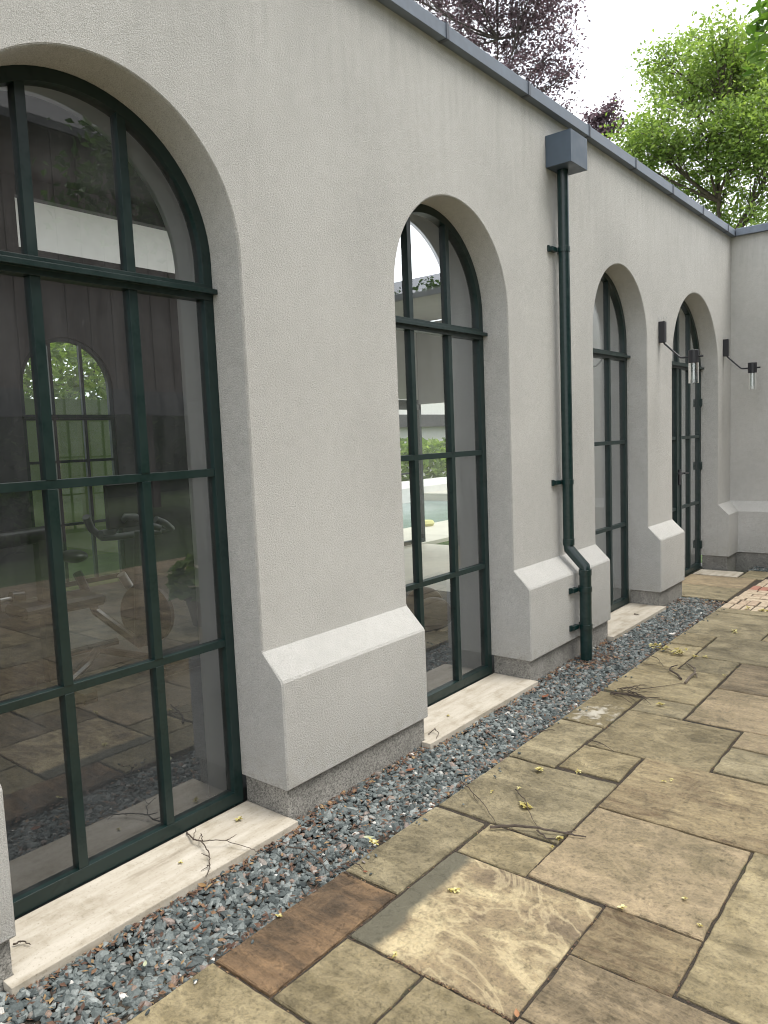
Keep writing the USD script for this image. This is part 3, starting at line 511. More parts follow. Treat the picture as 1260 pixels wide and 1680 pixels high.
# bricks
path_ = thing('brick_path', '', '', (0, 0, 0)); path_.ClearCustomDataByKey('label'); tag(path_, kind='structure')
def brick(x0, x1, y0, y1, m=BRICK):
    j = lambda: RNG.normal(0, .0015)
    obj('brick', cbox(x0+.0055+j(), x1-.0055+j(), y0+.0055+j(), y1-.0055+j(), -.05, .0+RNG.normal(.0, .0022), .005), m, path_)
y = 6.89
for row, (dy, kind_) in enumerate([(.2, 's'), (.2, 's'), (.1, 'l'), (.1, 'l'), (.1, 'l'), (.1, 'l'), (.1, 'l'), (.2, 's'), (.2, 's'), (.1, 'l'), (.1, 'l')]):
    x = XE+.0+max(0, (y-6.9)*.03)
    if kind_ == 's':
        while x < 2.0:
            brick(x, x+.083, y, y+dy, REDBRICK if (row == 7 and x < .75) else BRICK); x += .083
    else:
        x -= 0; x += .0 if row % 2 else .0
        first = .2 if row % 2 else .1
        brick(x, x+first, y, y+dy); x += first
        while x < 2.0: brick(x, x+.2, y, y+dy); x += .2
    y += dy

# ------------------------------------------------------------------ gravel and litter
ico = trimesh.creation.icosphere(0); IV, IF = np.array(ico.vertices), np.array(ico.faces)
def scatter_stones(n, fx, rmin, rmax, seed):
    rng = np.random.default_rng(seed); P = fx(rng, n)
    base = IV[None]*(1+rng.uniform(-.28, .28, (n, 12, 1)))
    base = base*(rng.uniform(rmin, rmax, (n, 1, 1))*np.stack([rng.uniform(.9, 1.35, n), rng.uniform(.6, .95, n), rng.uniform(.35, .65, n)], -1)[:, None, :])
    az, tx = rng.uniform(0, 6.283, n), rng.normal(0, .38, n); ty = rng.normal(0, .38, n)
    def rot(a, i, j, B):
        c, s = np.cos(a)[:, None], np.sin(a)[:, None]; B = B.copy(); p, q = B[..., i].copy(), B[..., j].copy(); B[..., i] = c*p-s*q; B[..., j] = s*p+c*q; return B
    base = rot(az, 0, 1, base); base = rot(tx, 1, 2, base); base = rot(ty, 0, 2, base)
    V = (base+P[:, None]).reshape(-1, 3); F = (IF[None]+12*np.arange(n)[:, None, None]).reshape(-1, 3)
    return trimesh.Trimesh(V, F, process=False)
def strip(rng, n):
    y = rng.uniform(-.6, 7.2, n); x = rng.uniform(.10, .519, n)
    bump_ = meshkit.fbm(np.column_stack([x*4, y*4, 0*x]), 3, 5)-.5
    return np.column_stack([x, y, -.014-.016*np.clip((x-.25)/.25, 0, 1)+bump_*.016+rng.uniform(-.007, .005, n)])
def far_strip(rng, n):
    return np.column_stack([rng.uniform(.3, 4.0, n), rng.uniform(8.88, 9.17, n), rng.uniform(-.026, -.01, n)])
obj('gravel', [scatter_stones(15500, strip, .0085, .0175, 1), scatter_stones(1700, strip, .016, .027, 3), scatter_stones(4500, far_strip, .009, .014, 2), scatter_stones(70, lambda r, n: np.column_stack([.52+np.abs(r.normal(0, .05, n)), r.uniform(.5, 7, n), np.full(n, .007)]), .005, .010, 4)], GRAVEL, label='blue-grey slate chippings in a strip between wall and paving', cat='gravel', kind='stuff')
def flake(rng, s):
    a = rng.uniform(0, 6.283); u = np.array([math.cos(a), math.sin(a), rng.normal(0, .25)])*s; v = np.array([-math.sin(a), math.cos(a), rng.normal(0, .25)])*s*rng.uniform(.25, .6)
    V = np.array([-u, -u*.2+v, u, -u*.1-v, [0, 0, s*.15]]); V[:, 2] += np.array([.1, .3, .1, .3, 0])*s*rng.uniform(0, 1)
    return V, np.array([(0, 3, 4), (3, 2, 4), (2, 1, 4), (1, 0, 4)])
def flakes(pos, smin, smax, seed):
    rng = np.random.default_rng(seed); Vs, Fs, k = [], [], 0
    for p in pos:
        V, F = flake(rng, rng.uniform(smin, smax)); Vs.append(V+p); Fs.append(F+k); k += 5
    return trimesh.Trimesh(np.vstack(Vs), np.vstack(Fs), process=False)
r9 = np.random.default_rng(9)
def edge_pts(n, xc, sd, y0, y1, z): return np.column_stack([r9.normal(xc, sd, n), r9.uniform(y0, y1, n), np.full(n, z+.004)+r9.uniform(-.004, .004, n)])
lit = [edge_pts(650, .505, .014, -.2, 7.1, -.006), edge_pts(420, .17, .018, .3, 2.2, -.009), edge_pts(240, .125, .018, 2.1, 3.0, -.008), edge_pts(200, .17, .018, 3.0, 4.2, -.009), edge_pts(200, .125, .015, 4.2, 5.4, -.008),
       edge_pts(160, .13, .02, 5.4, 7.1, -.008), edge_pts(1500, .30, .11, -.2, 6.9, -.009), np.column_stack([r9.normal(.22, .06, 420), r9.normal(4.9, .14, 420), r9.uniform(-.012, .004, 420)]),
       np.column_stack([r9.uniform(.1, .5, 260), r9.normal(7.05, .07, 260), r9.uniform(-.012, .0, 260)])]
lit = np.vstack(lit); lit[:, 0] = np.clip(lit[:, 0], .098, .516)
obj('leaf_litter', flakes(lit, .005, .0165, 11), LITTER, label='small brown leaf fragments caught among the slate chippings', cat='leaf litter', kind='stuff')
jl = []
for _ in range(700):
    a, b, c, d, m = random.choice(SL[:26]); t = r9.random(); s = random.choice((0, 1))
    jl.append((a+(b-a)*t, c, -.006) if s else (a, c+(d-c)*t, -.006))
jl += [(x_, 1.668+r9.normal(0, .004), -.004) for x_ in r9.uniform(.95, 1.42, 160)]
obj('joint_litter', flakes(np.array(jl), .002, .006, 12), LITTER, label='specks of brown litter lying in the paving joints', cat='leaf litter', kind='stuff')

# ------------------------------------------------------------------ picking points on the ground from the photograph's layout
def at(px, py, z=0.0):
    d = R_*((px-630)/FPX)+U_*(-(py-840)/FPX)+fw
    return CAM+d*((z-CAM[2])/d[2])
# ------------------------------------------------------------------ fallen twigs
def wiggle(p, n=9, amp=.006, seed=0):
    rng = np.random.default_rng(seed); P = np.array(p, float); t = np.linspace(0, len(P)-1, n*(len(P)-1)+1)
    Q = np.column_stack([np.interp(t, np.arange(len(P)), P[:, k]) for k in range(3)])
    Q[:, :2] += rng.normal(0, amp*.35, (len(Q), 2)); return Q
def twig(label, main, side=(), r=.003, mat=None, group=None, z=.0, seed=0):
    T = thing('fallen_twig', label, 'twig', group=group); mat = mat or TWIG
    def line(pts, rr, k):
        P = [np.array(at(px, py, z))+[0, 0, rr+.0015+lift] for px, py, *q in pts for lift in [q[0] if q else 0]]
        Q = wiggle(P, 6, .006, seed+k); return tube(Q, np.linspace(rr, rr*.45, len(Q)), 6)
    obj('stem', line(main, r, 0), mat, T, smooth=50)
    for k, s in enumerate(side): obj('side_shoot', line(s, r*.6, k+1), mat, T, smooth=50)
twig('thin bare forked twig lying across the nearest stone sill', [(306, 1367), (318, 1385, .015), (333, 1390, .02), (345, 1412, .012), (344, 1430, .008), (338, 1441)],
     [[(333, 1389, .02), (355, 1391, .03), (372, 1389, .022), (410, 1397, .01), (430, 1402)], [(318, 1384, .015), (322, 1372, .03)], [(345, 1412, .012), (330, 1410, .02)], [(372, 1389, .022), (388, 1383, .03)], [(344, 1425, .01), (330, 1430)], [(333, 1388, .02), (331, 1380, .03), (327, 1396, .02)]], r=.0034, z=.02, seed=1)
twig('dark stick lying across the joint at the small square slab', [(804, 1361, .004), (845, 1361, .01), (885, 1366, .012), (925, 1372, .006), (963, 1377)], [[(880, 1366, .01), (897, 1378), (920, 1377)], [(925, 1371, .006), (945, 1365)]], r=.0062, seed=2)
twig('thin twig running from the gravel edge onto the mossy slab', [(756, 1283, .004), (775, 1305, .012), (793, 1325, .014), (815, 1354)], [[(775, 1305, .012), (783, 1318)]], r=.003, seed=3)
twig('thin upright-looking twig beside the largest blossom clump', [(846, 1300, .01), (862, 1322, .02), (872, 1345, .01), (884, 1362)], [[(862, 1322, .02), (850, 1318)]], r=.0026, seed=4)
twig('short curved twig hanging over the gravel edge', [(560, 1421), (575, 1419, .01), (590, 1423, .006), (599, 1431)], r=.003, seed=5)
twig('little bent twig at the edge of the brown slab', [(565, 1432), (575, 1440, .005), (583, 1442)], r=.0026, seed=6)
twig('pale bent twig curled on the far mossy slab', [(1124, 1123), (1133, 1114, .01), (1141, 1111, .014), (1140, 1101, .01), (1131, 1095, .008), (1126, 1089)], [[(1140, 1101, .01), (1143, 1113)]], r=.0085, mat=TWIGP, seed=7)
twig('dark hooked twig left of the pale bent twig', [(1119, 1116), (1110, 1110, .008), (1099, 1104, .012), (1101, 1099, .012), (1112, 1093)], r=.007, seed=8)
rb = np.random.default_rng(21); sides = []
for k in range(16):
    a = np.array([1000+rb.uniform(0, 45), 1136+rb.uniform(-4, 6)]); L = rb.uniform(20, 48); an = rb.normal(.10, .28)
    sides.append([(a[0], a[1], rb.uniform(0, .012)), (a[0]+L*.5*math.cos(an), a[1]+L*.5*math.sin(an), rb.uniform(.005, .03)), (a[0]+L*math.cos(an), a[1]+L*math.sin(an), rb.uniform(0, .02))])
twig('tangle of fine dark twigs on the lime-splashed slab', [(1003, 1137), (1030, 1143, .01), (1060, 1148, .01), (1082, 1146)], sides+[[(1050, 1134, .01), (1090, 1128, .006), (1128, 1122, .004)]], r=.0042, seed=9)
twig('fine forked twig near the fallen flower spike', [(1056, 1083), (1068, 1079, .01), (1078, 1082, .008), (1088, 1094)], [[(1056, 1090), (1078, 1092, .004)]], r=.003, seed=10)
twig('short dark twig on the second slab from the sill', [(887, 1201), (900, 1199, .004), (912, 1199)], r=.0026, seed=11)
twig('thin forked twig at the joint above the small slab', [(968, 1215), (985, 1223, .01), (1008, 1234)], [[(985, 1223, .01), (968, 1226), (944, 1226)]], r=.0026, seed=12)
twig('short dark twig on the third stone sill', [(1040, 1008), (1049, 1011, .004)], r=.005, z=.02, seed=13)
twig('curled thin twig at the left end of the second sill', [(704, 1206), (713, 1202, .02), (720, 1207, .01), (716, 1213)], r=.003, z=.02, seed=14)
twig('thin curved twig at the bottom of the nearest sill', [(24, 1553, .004), (36, 1551, .01), (50, 1553, .004)], r=.0032, z=.02, seed=15)
twig('long thin twig lying over the chippings below the nearest sill', [(470, 1395, .01), (500, 1400, .015), (530, 1425, .015), (545, 1440)], [[(500, 1400, .015), (480, 1420)], [(530, 1425, .015), (541, 1405, .02)]], r=.0032, seed=16)

# ------------------------------------------------------------------ fallen blossom
def petal(L, W, az, elev, rng):
    n = 4; t = np.linspace(0, 1, n); w = W*np.sin(np.pi*np.clip(t*.86+.1, 0, 1)); curl = rng.uniform(.1, .6)
    el = elev-curl*t*1.6; r = np.cumsum(np.r_[0, np.diff(t)]*np.cos(el))*L; z = np.cumsum(np.r_[0, np.diff(t)]*np.sin(el))*L
    c, s = math.cos(az), math.sin(az); V = []
    for i in range(n):
        for k in (-1, 0, 1): V.append((r[i]*c-k*w[i]*s, r[i]*s+k*w[i]*c, z[i]+abs(k)*w[i]*.35))
    F = []
    for i in range(n-1):
        for k in (0, 1):
            a = i*3+k; F += [(a, a+3, a+4), (a, a+4, a+1)]
    return trimesh.Trimesh(np.array(V), np.array(F), process=False)
def blossom(px, py, label, size=.017, n=5, seed=0, z=0.0, heads=1, spread=.02, name='fallen_blossom', catg='blossom', group=None):
    rng = np.random.default_rng(seed+300); p = at(px, py, z); B = thing(name, label, catg, p, group=group)
    for h_ in range(heads):
        off = np.array([rng.normal(0, spread), rng.normal(0, spread), .004+rng.uniform(0, .006)]) if heads > 1 else np.array([0, 0, .004])
        for k in range(n):
            m = petal(size*rng.uniform(.8, 1.2), size*.34, k/n*6.283+rng.normal(0, .25)+h_, rng.uniform(.15, 1.0), rng); m.apply_translation(off)
            obj('petal', m, PETAL, B, smooth=True)
        hm = trimesh.creation.icosphere(1, size*.22); hm.vertices *= [1, 1, .7]; hm.apply_translation(off+[0, 0, .002]); obj('flower_heart', hm, PETALC, B, smooth=True)
BL = [(748, 1463, 'open pale yellow blossom on the grey part of the veined slab', .019, 5, 1, .0), (738, 1462, 'withered brownish blossom touching the open one on the veined slab', .014, 4, 1, 0), (1021, 1492, 'white star-shaped blossom on the pinkish slab by the veined slab', .020, 5, 1, 0), (1124, 1477, 'closed yellow blossom near the right joint of the pinkish slab', .014, 4, 1, 0),
      (1148, 1520, 'small withered blossom nearest the long right-hand joint', .011, 4, 1, 0), (879, 1263, 'large upright yellow blossom near the far edge of the mossy slab', .024, 5, 2, .012), (952, 1268, 'pale blossom on the joint below the small far slab', .014, 5, 2, .012), (862, 1327, 'large crumpled blossom clump with twig on the mossy slab', .024, 5, 3, .018),
      (852, 1295, 'tiny blossom above the crumpled clump', .012, 4, 1, 0), (807, 1300, 'small brown-yellow blossom left on the mossy slab', .012, 4, 1, 0), (917, 1377, 'yellow blossom caught under the dark stick at the joint', .016, 5, 2, .01), (906, 1391, 'pale petals on the corner of the small square slab', .010, 4, 1, 0),
      (458, 1506, 'yellow blossom lying on the rust-brown slab', .016, 5, 1, 0), (1081, 1159, 'yellow-green blossom on the small far slab by the twigs', .02, 5, 2, .012), (1146, 1079, 'blossom cluster on the joint right of the fallen flower spike', .022, 5, 3, .03), (1201, 1036, 'brown blossom pair on the farthest wide slab', .024, 5, 2, .025), (1248, 1003, 'pale crumpled blossom clump by the bricks at the right edge', .03, 5, 4, .04),
      (1188, 1109, 'white petal scrap on the far joint crossing', .013, 4, 1, 0), (1098, 1283, 'dark withered blossom on the ochre slab', .012, 4, 2, .02), (649, 1568, 'faint yellow scrap of blossom at the bottom slab', .012, 4, 1, 0), (606, 1386, 'pale crumpled blossom on the paving edge beside the gravel', .018, 5, 2, .014)]
for i, (px, py, lb, s, n, hd, sp) in enumerate(BL): blossom(px, py, lb, s, n, i, heads=hd, spread=sp)
blossom(392, 1347, 'single yellow blossom on the nearest stone sill by the granite', .018, 5, 40, z=.02)
blossom(735, 1175, 'small dark blossom on the second stone sill', .014, 4, 41, z=.02)
blossom(296, 1417, 'withered brown scrap in the middle of the nearest sill', .012, 4, 42, z=.02)
# fallen flower spike at the gravel edge
sp = thing('fallen_flower_spike', 'long fallen spike of many yellow-green flowers at the far gravel edge', 'flower spike'); rng = np.random.default_rng(77)
pa, pb = at(1069, 1064), at(1120, 1076)
obj('stalk', tube([pa+[0, 0, .015], (pa+pb)/2+[0, .01, .022], pb+[0, 0, .012]], [.004, .003, .002], 6), TWIGP, sp, smooth=50)
for k in range(26):
    t = rng.random(); c = pa+(pb-pa)*t+np.array([rng.normal(0, .022), rng.normal(0, .02), rng.uniform(.008, .035)])
    obj('floret', cat([petal(.022*rng.uniform(.7, 1.2), .008, q/4*6.283+k, rng.uniform(.1, 1.1), rng).apply_translation(c) for q in range(4)]), PETAL, sp, smooth=True)
# single leaves on the gravel
def fallen_leaf(px, py, L, label, mat, az, z=-.004, seed=0):
    rng = np.random.default_rng(seed+500); p = at(px, py, z); t = np.linspace(0, 1, 7); w = .42*L*np.sin(np.pi*t**.85)*.5; V, F = [], []
    for i in range(7):
        for k in (-1, 0, 1): V.append(((t[i]-.5)*L, k*w[i], .006+abs(k)*w[i]*.45+.5*L*(t[i]-.5)**2))
    for i in range(6):
        for k in (0, 1): a = i*3+k; F += [(a, a+3, a+4), (a, a+4, a+1)]
    m = trimesh.Trimesh(np.array(V), np.array(F), process=False); m.apply_transform(trimesh.transformations.rotation_matrix(rng.normal(0, .25), [1, 0, 0])); m.apply_transform(trimesh.transformations.rotation_matrix(az, [0, 0, 1])); m.apply_translation(p)
    obj('fallen_leaf', m, mat, smooth=True, label=label, cat='leaf')
fallen_leaf(325, 1525, .045, 'pinkish brown oval leaf on the chippings near the brown slab', DEADLEAF, 1.9, seed=1)
fallen_leaf(673, 1266, .055, 'rust-red curled leaf standing among the chippings', DEADLEAF, 1.2, seed=2)
fallen_leaf(605, 1377, .045, 'pale green withered leaf at the gravel edge', PALELEAF, .6, z=.0, seed=3)
fallen_leaf(895, 1145, .075, 'large rust-brown leaf on the chippings by the second sill', DEADLEAF, 1.5, seed=4)
fallen_leaf(333, 1455, .04, 'yellowish leaf at the foot of the nearest sill', plain('ochre_dead_leaf', (.22, .13, .05), .7, vary=.3), .3, seed=5)
fallen_leaf(238, 1585, .03, 'pale thin leaf among the nearest chippings', PALELEAF, 2.4, seed=6)
fallen_leaf(600, 1432, .02, 'tiny tan leaf scrap on the paving edge', DEADLEAF, .4, z=0, seed=8)
fallen_leaf(848, 1667, .035, 'orange-brown dry leaf in the joint below the veined slab', plain('orange_dead_leaf', (.30, .15, .07), .7, vary=.2), 2.2, z=.0, seed=9)

# ------------------------------------------------------------------ trees
def leaf_mesh(P, s, rng, up_bias=.5, aspect=.55):
    n = len(P); d = rng.normal(0, 1, (n, 3)); d[:, 2] *= .6; d /= np.linalg.norm(d, axis=1)[:, None]
    nz = rng.normal(0, 1, (n, 3)); nz[:, 2] += up_bias*3; w = np.cross(nz, d); w /= np.linalg.norm(w, axis=1)[:, None]; nn = np.cross(d, w)
    S = (s*rng.uniform(.65, 1.3, n))[:, None]
    a = P-d*S*.5; b = P+w*S*aspect*.5+nn*S*.10; c = P+d*S*.5-nn*S*.06; e = P-w*S*aspect*.5+nn*S*.10
    V = np.stack([a, b, c, e], 1).reshape(-1, 3); k = 4*np.arange(n)[:, None]
    F = np.vstack([np.hstack([k, k+2, k+1]), np.hstack([k, k+3, k+2])])
    return trimesh.Trimesh(V, F, process=False)
def tree(name, label, base, blobs, leafmat, bark, nleaf, lsize, seed, trunk_r=.2, twigs=14, clump=.42, fork=None, group=None, catg='tree', fill=1.0):
    rng = np.random.default_rng(seed); base = np.array(base, float); T = thing(name, label, catg, base, group=group)
    B = [(np.array(c, float)-base, r) for c, r in blobs]; top = max(b[0][2]+b[1]*.3 for b in B); cen = np.mean([b[0] for b in B], axis=0)
    fz = fork or max(1.2, min(b[0][2]-b[1] for b in B)*.8)
    end = np.array([cen[0]*.8, cen[1]*.8, top*.92]); tr = np.array([[0, 0, -.2], [0, 0, fz*.5], [end[0]*.15, end[1]*.15, fz], [end[0]*.55, end[1]*.55, (fz+end[2])/2], end])
    t = np.linspace(0, 1, 14); q = np.column_stack([np.interp(t, np.linspace(0, 1, 5), tr[:, k]) for k in range(3)]); q[1:-1, :2] += rng.normal(0, trunk_r*.25, (12, 2))
    obj('trunk', tube(q, np.linspace(trunk_r, trunk_r*.12, 14), 9), bark, T, smooth=50)
    L = []; w = np.array([b[1]**2.2 for b in B]); w = w/w.sum()
    for (c, r), ww in zip(B, w):
        i = int(np.clip(np.searchsorted(q[:, 2], max(fz, c[2]-r*1.6-np.linalg.norm(c[:2])*.5)), 4, 12)); s = q[i]
        mid = (s+c)/2+np.array([0, 0, -.12*np.linalg.norm(c-s)])+rng.normal(0, .12, 3); br = bez(s, mid, c, 8)
        parts = [tube(br, np.linspace(trunk_r*.34, trunk_r*.08, 8), 6)]
        nt = max(4, int(twigs*ww*len(B))); tips = []
        for k in range(nt):
            d = rng.normal(0, 1, 3); d /= np.linalg.norm(d); tip = c+d*r*(rng.uniform(.25, 1.0)**.5)*np.array([1, 1, .85]); j = rng.integers(3, 8); st = br[j]
            bb = bez(st, (st+tip)/2+rng.normal(0, .08*r, 3)+[0, 0, .1*r], tip, 5); parts.append(tube(bb, np.linspace(trunk_r*.09, trunk_r*.025, 5), 4)); tips.append((bb, tip))
        obj('branch', parts, bark, T, smooth=50)
        m = int(nleaf*ww); per = max(1, m//nt)
        for bb, tip in tips:
            k = rng.integers(2, 5, per); f = rng.random(per)[:, None]; P = tip*(f**.6)+bb[2]*(1-f**.6)
            L.append(P+rng.normal(0, clump, (per, 3))*np.array([1, 1, .6])*rng.uniform(.5, 1.1))
    L = np.vstack(L)
    obj('crown', leaf_mesh(L, lsize, rng), leafmat, T)
    return T
def ray_pt(px, py, dist):
    d = R_*((px-630)/FPX)+U_*(-(py-840)/FPX)+fw; return CAM+d*(dist/np.hypot(d[0], d[1]))
def px_r(r, dist): return r/FPX*dist
D = 23
gb = [(1120, 130, 62), (1185, 110, 66), (1240, 150, 70), (1075, 225, 55), (1150, 215, 70), (1225, 240, 60), (1090, 95, 34), (1150, 65, 30), (1190, 60, 30), (1040, 215, 34), (1110, 300, 52), (1190, 320, 44), (1160, 370, 50), (1250, 330, 40), (1300, 200, 80), (1320, 90, 70), (1045, 262, 34), (1280, 390, 60), (1080, 350, 45), (1230, 85, 45)]
tree('green_tree', 'tall light green leafy tree behind the far end of the roof', [*ray_pt(1190, 400, D)[:2], -.1], [(ray_pt(a, b, D+RNG.uniform(-1.5, 1.5)), px_r(r, D)) for a, b, r in gb], LEAF_G, BARK, 36000, .125, 5, .16, 34, .30, fork=3.0)
D = 19
pb_ = [(735, 20, 60), (800, 60, 58), (860, 40, 62), (905, 80, 48), (925, 20, 40), (900, 140, 42), (850, 120, 40), (780, -40, 70), (880, -50, 70), (700, -60, 70), (640, -30, 60), (930, 175, 22), (820, -130, 90), (760, 70, 30), (930, 120, 26)]
tree('copper_beech', 'dark purple-leaved tree rising behind the middle of the coping', [*ray_pt(800, 300, D)[:2], -.1], [(ray_pt(a, b, D+RNG.uniform(-1.2, 1.2)), px_r(r, D)) for a, b, r in pb_], LEAF_P, BARKD, 20000, .092, 6, .09, 28, .22, fork=3.0)
D = 26
tree('copper_beech', 'small purple-leaved tree between the dark tree and the green tree', [*ray_pt(985, 330, D)[:2], -.1], [(ray_pt(a, b, D), px_r(r, D)) for a, b, r in [(978, 195, 20), (1000, 172, 16), (985, 225, 22), (965, 215, 14), (1010, 200, 14)]], LEAF_P, BARKD, 1700, .15, 8, .12, 14, .2, fork=3)
# near tree whose branch hangs into the top right corner
nt_base = (4.7, 6.3, -.05)
ov = [((4.9, 6.4, 4.6), 1.2), ((4.2, 5.6, 5.4), 1.2), ((5.4, 7.2, 5.3), 1.2), ((4.2, 7.3, 5.6), 1.1), ((3.2, 6.6, 5.2), .8), ((5.6, 5.6, 4.9), 1.0), ((4.9, 6.4, 6.4), 1.2), ((2.3, 6.2, 4.85), .45)]
nt = tree('near_tree', 'broad-leaved tree whose branch tip hangs into the upper right corner', nt_base, ov, LEAF_D, BARK, 9000, .13, 9, .14, 12, .28, fork=2.4)
tip = ray_pt(1246, 62, 6.3); st = np.array([2.6, 6.3, 4.9]); b0 = np.array(nt_base)
br = bez(st, (st+tip)/2+np.array([0, 0, .25]), tip, 10)-b0
rng = np.random.default_rng(33)
obj('branch', [tube(br, np.linspace(.02, .004, 10), 6)], BARK, nt, smooth=50)
LP = []
for (a, b, s, k) in [(1262, 20, 20, 26), (1240, 55, 16, 16), (1250, 95, 14, 14), (1280, 60, 30, 40), (1228, 78, 10, 7), (1245, 28, 12, 9), (1270, 110, 18, 16), (1225, 118, 6, 3), (1300, 20, 40, 60)]:
    for q in range(k): LP.append(ray_pt(a+rng.normal(0, s*.6), b+rng.normal(0, s*.6), 6.3+rng.normal(0, .15)))
obj('hanging_leaves', leaf_mesh(np.array(LP)-b0, .105, rng, .8, .6), leaf('hanging_green_leaf', [(0, (.03, .07, .015)), (1, (.11, .19, .04))], .45), nt)

# ------------------------------------------------------------------ garden that the panes mirror: hedge and trees over the lawn
def simple_tree(label, x, y, H, R, mat, seed, n=5000):
    rng = np.random.default_rng(seed); bl = [((x+rng.normal(0, R*.5), y+rng.normal(0, R*.5), H*rng.uniform(.4, .85)), R*rng.uniform(.4, .62)) for _ in range(9)]
    return tree('garden_tree', label, (x, y, -.1), bl, mat, BARK, n, .26, seed, .2, 9, .45, fork=1.4)
g0 = simple_tree('leafy tree on the lawn mirrored in the nearest window', 17, 15, 9, 3.6, LEAF_G, 51)
g1 = simple_tree('second leafy tree over the lawn mirrored in the panes', 20, 7, 8, 3.4, LEAF_D, 52)
for i, (x, y, rz, s, src, lb) in enumerate([(24, 22, 70, 1.1, g1, 'dark tree beyond the lawn mirrored behind the leafy tree'), (15, 24, 130, 1.0, g1, 'dark tree mirrored beside the return wing'), (25, 12, 200, 1.2, g0, 'farthest pale tree mirrored over the lawn'), (-12, 6.5, 20, .9, g0, 'pale green tree seen through the gym to the rear garden'), (-11.5, 10.5, 200, .85, g1, 'dark green tree behind the pool garden'), (12, -4, 77, 1.0, g1, 'dark tree at the near end of the lawn')]):
    dup(src, (x, y, -.1), rz, lb, scale=s)
barn = thing('timber_barn', 'dark timber-clad barn on posts mirrored in the nearest window', 'barn', (11, 0, 0))
yb = -3.0; bi = 0
while yb < 12.6:
    obj('timber_board', box(0+.02*(bi % 2), .06+.02*(bi % 2), yb+.004, yb+.236, 2.8, 7.6), TIMBER, barn); yb += .24; bi += 1
obj('beam', box(-.05, .2, -3, 12.6, 2.3, 2.799), DARKWALL, barn)
obj('soffit', box(.2, 5, -3, 12.6, 2.75, 2.85), DARKWALL, barn)
obj('side_wall', [box(.1, 5, 12.5, 12.58, 2.86, 7.6), box(.1, 5, -3, -2.92, 2.86, 7.6)], TIMBER, barn)
obj('roof', prof_y([(-.5, 7.55), (2.5, 9.8), (5.5, 7.55), (5.5, 7.4), (2.5, 9.6), (-.5, 7.4)], -3.4, 13), DARKWALL, barn)
for yy in (-2.8, .5, 3.8, 7.1, 10.4, 12.4):
    for xx in (.1, 4.8): obj('post', box(xx-.11, xx+.11, yy-.11, yy+.11, -.09, 2.3 if xx < 1 else 2.75), TIMBER, barn)
ph = thing('pool_house', 'pale rendered pool house with dark fascia seen through the second window', 'building', (-14.5, 0, 0))
obj('wall', box(-.3, 0, 11, 34, -.1, 6), PLASTER, ph); obj('fascia', box(.0, .3, 11, 34, 2.0, 2.45), DARKWALL, ph)
def bank(name, label, x0, x1, y0, y1, h, n, mat, seed, ls=.2, cat_='hedge'):
    rng = np.random.default_rng(seed); P = np.column_stack([rng.uniform(x0, x1, n), rng.uniform(y0, y1, n), rng.uniform(0, 1, n)**.7*h]); P[:, 2] *= .6+.5*meshkit.fbm(P*[.6, .6, 0], 3, seed)
    parts = [leaf_mesh(P, ls, rng)]
    if h > 4: parts.append(box(x0+.5, x1, y0, y1, -.1, h*.55))
    obj(name, parts, mat, label=label, cat=cat_, kind='stuff')
bank('hedge', 'shrub border along the far side of the lawn', 21.5, 24, -10, 34, 6.0, 16000, LEAF_D, 61, .42)
bank('rear_hedge', 'bright shrubs behind the pool garden', -13.5, -11.6, 3, 30, 1.75, 9000, LEAF_G, 62, .28)
bank('laurel_shrubs', 'dark laurel shrubs at the edge of the lawn mirrored in the nearest window', 8.8, 9.8, 3.4, 5.6, 1.1, 1800, LEAF_D, 64, .2)
bank('side_shrubs', 'shrubs outside the rear gym window', -11.0, -8.9, 3.6, 9.0, 4.4, 6500, LEAF_G, 63, .17)

# pots mirrored in the panes, right of the view
def pot(loc, label, r, hgt):
    P = thing('plant_pot', label, 'plant pot', loc)
    obj('pot', lathe([(0, .0), (r*.72, .0), (r*.95, hgt*.8), (r*1.05, hgt*.8), (r*1.05, hgt), (r*.92, hgt), (r*.9, hgt*.9), (0, hgt*.9)], 28), TERRA, P, smooth=35); return P
rng = np.random.default_rng(71)
p2 = pot((2.7, 4.15, 0), 'terracotta pot of pale broad hosta leaves mirrored in the nearest window', .22, .3)
pp = rng.normal(0, 1, (150, 3)); pp /= np.linalg.norm(pp, axis=1)[:, None]; pp = pp*[.32, .32, .2]+[0, 0, .42]; obj('foliage', leaf_mesh(pp, .18, rng, .8, .75), LEAF_H, p2)

# ------------------------------------------------------------------ gym things behind the nearest window
def at_x(px, py, x):
    d = R_*((px-630)/FPX)+U_*(-(py-840)/FPX)+fw; return CAM+d*((x-CAM[0])/d[0])
XB = -2.6
bk = thing('exercise_bike', 'black exercise bike with looped handlebar behind the nearest window', 'exercise bike')
A = lambda px, py, x=XB: at_x(px, py, x)
obj('handlebar', tube([A(141, 848), A(150, 868, XB-.05), A(168, 882, XB-.1), A(200, 880, XB-.1), A(238, 874, XB-.1), A(265, 872, XB-.1), A(281, 867, XB), A(270, 858, XB+.1), A(255, 852, XB+.1)], .027, 10), GREYMETAL, bk, smooth=50)
obj('handlebar', tube([A(165, 876), A(186, 872, XB-.05), A(196, 858, XB), A(206, 848, XB+.05), A(222, 848, XB+.05), A(236, 860, XB), A(262, 866, XB)], .027, 10), GREYMETAL, bk, smooth=50)
foot = A(226, 965, XB); foot[2] = .12
obj('column', tube([A(228, 872, XB), A(229, 925, XB), foot], [.035, .045, .055], 10), DARKMETAL, bk, smooth=50)
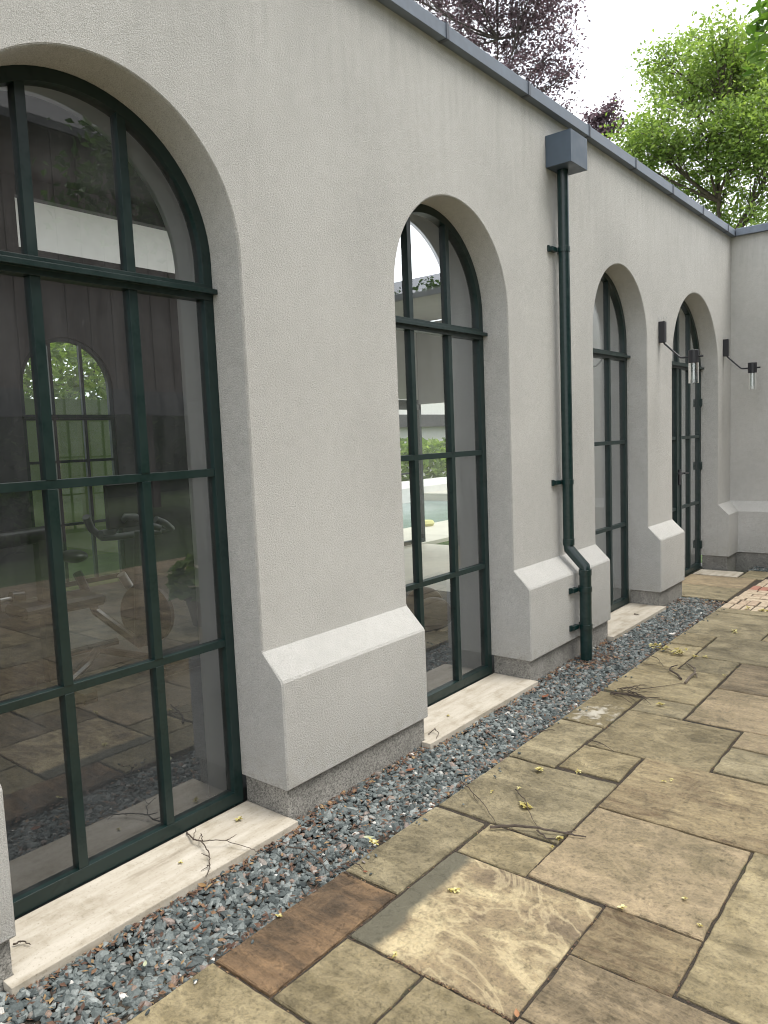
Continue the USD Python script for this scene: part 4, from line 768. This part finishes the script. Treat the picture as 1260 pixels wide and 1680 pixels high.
wc = A(238, 960, XB-.05); wc[2] = .34; wh = lathe([(0, -.03), (.22, -.03), (.235, -.02), (.235, .02), (.22, .03), (0, .03)], 30); wh.apply_transform(trimesh.transformations.rotation_matrix(math.pi/2, [1, .35, 0])); wh.apply_translation(wc)
obj('flywheel', wh, DARKMETAL, bk, smooth=35)
fl = foot[2]-.12
obj('base', [tube([foot+[.5, .1, -.09], foot+[-.6, -.1, -.09]], .03, 8), tube([foot+[.5, -.15, -.09], foot+[.5, .35, -.09]], .03, 8), tube([foot+[-.6, -.35, -.09], foot+[-.6, .15, -.09]], .03, 8), tube([foot, foot+[-.35, -.15, .25], foot+[-.5, -.2, .55]], .035, 8)], DARKMETAL, bk)
sd = foot+np.array([-.5, -.22, .68]); sm = trimesh.creation.icosphere(2, 1.0); sm.vertices = sm.vertices*[.15, .09, .05]+sd; obj('saddle', sm, BLACKVINYL, bk, smooth=True)
obj('water_bottle', cyl(A(199, 942, XB+.05), A(212, 962, XB+.05), .033, 12), SILVER, bk, smooth=50)
obj('console', cbox(*np.sort([A(170, 0)[0]+.0, A(170, 0)[0]+.04]), A(168, 800)[1], A(232, 800)[1], A(200, 866)[2], A(200, 792)[2], .01), BLACKVINYL, bk)
wb = thing('weight_bench', 'black padded weight machine at the left of the nearest window', 'weight bench')
y0_, y1_ = A(-60, 880)[1], A(86, 880)[1]; zt_ = A(40, 882)[2]
obj('pad', tube([(XB, y0_, zt_), (XB, (y0_+y1_)/2, zt_), (XB, y1_, zt_+.01)], .055, 12), BLACKVINYL, wb, smooth=50)
obj('post', box(XB-.04, XB+.04, y1_-.12, y1_-.05, -.02, zt_-.03), DARKMETAL, wb)
obj('post', box(XB-.04, XB+.04, y0_+.1, y0_+.17, -.02, zt_-.03), DARKMETAL, wb)
obj('seat', cbox(XB-.15, XB+.15, y1_-.30, y1_+.28, .52, .60, .02), BLACKVINYL, wb)
obj('foot_bar', [tube([(XB+.5, y1_-.25, .16), (XB+.3, y1_, .18), (XB+.1, y1_+.2, .2)], .03, 8), box(XB-.3, XB+.5, y1_-.13, y1_-.04, -.02, .05)], DARKMETAL, wb)
db = thing('dumbbell', 'grey dumbbell on the gym floor at the left edge of the nearest window', 'dumbbell'); q = at(4, 985, .0); q = CAM+(q-CAM)*.62
obj('handle', cyl(q+[0, -.12, 0], q+[0, .12, 0], .016, 10), SILVER, db); obj('weight', cyl(q+[0, .06, 0], q+[0, .14, 0], .05, 14), DARKMETAL, db, smooth=50); obj('weight', cyl(q+[0, -.14, 0], q+[0, -.06, 0], .05, 14), DARKMETAL, db, smooth=50)
obj('stand', box(q[0]-.12, q[0]+.12, q[1]-.2, q[1]+.2, -.02, q[2]-.052), DARKMETAL, db)
for px, py, r, lb in ((697, 1012, .17, 'brown leather ball lying on the floor behind the second window'), (712, 1028, .16, 'second brown leather ball nearer the pane of the second window')):
    p = at(px, py, 0); b = trimesh.creation.icosphere(3, r); b.vertices = b.vertices*[1, 1, .85]+[p[0], p[1], r*.85-.02]; obj('leather_ball', b, LEATHER, smooth=True, label=lb, cat='ball')
fp = at(699, 860, 0.0); tm = lathe([(0, 0), (.13, 0), (.16, .05), (.13, .1), (0, .08)], 20, (fp[0], fp[1], -.03)); obj('pool_float', tm, YELLOW, smooth=40, label='yellow float on the pool edge seen through the second window', cat='pool float')
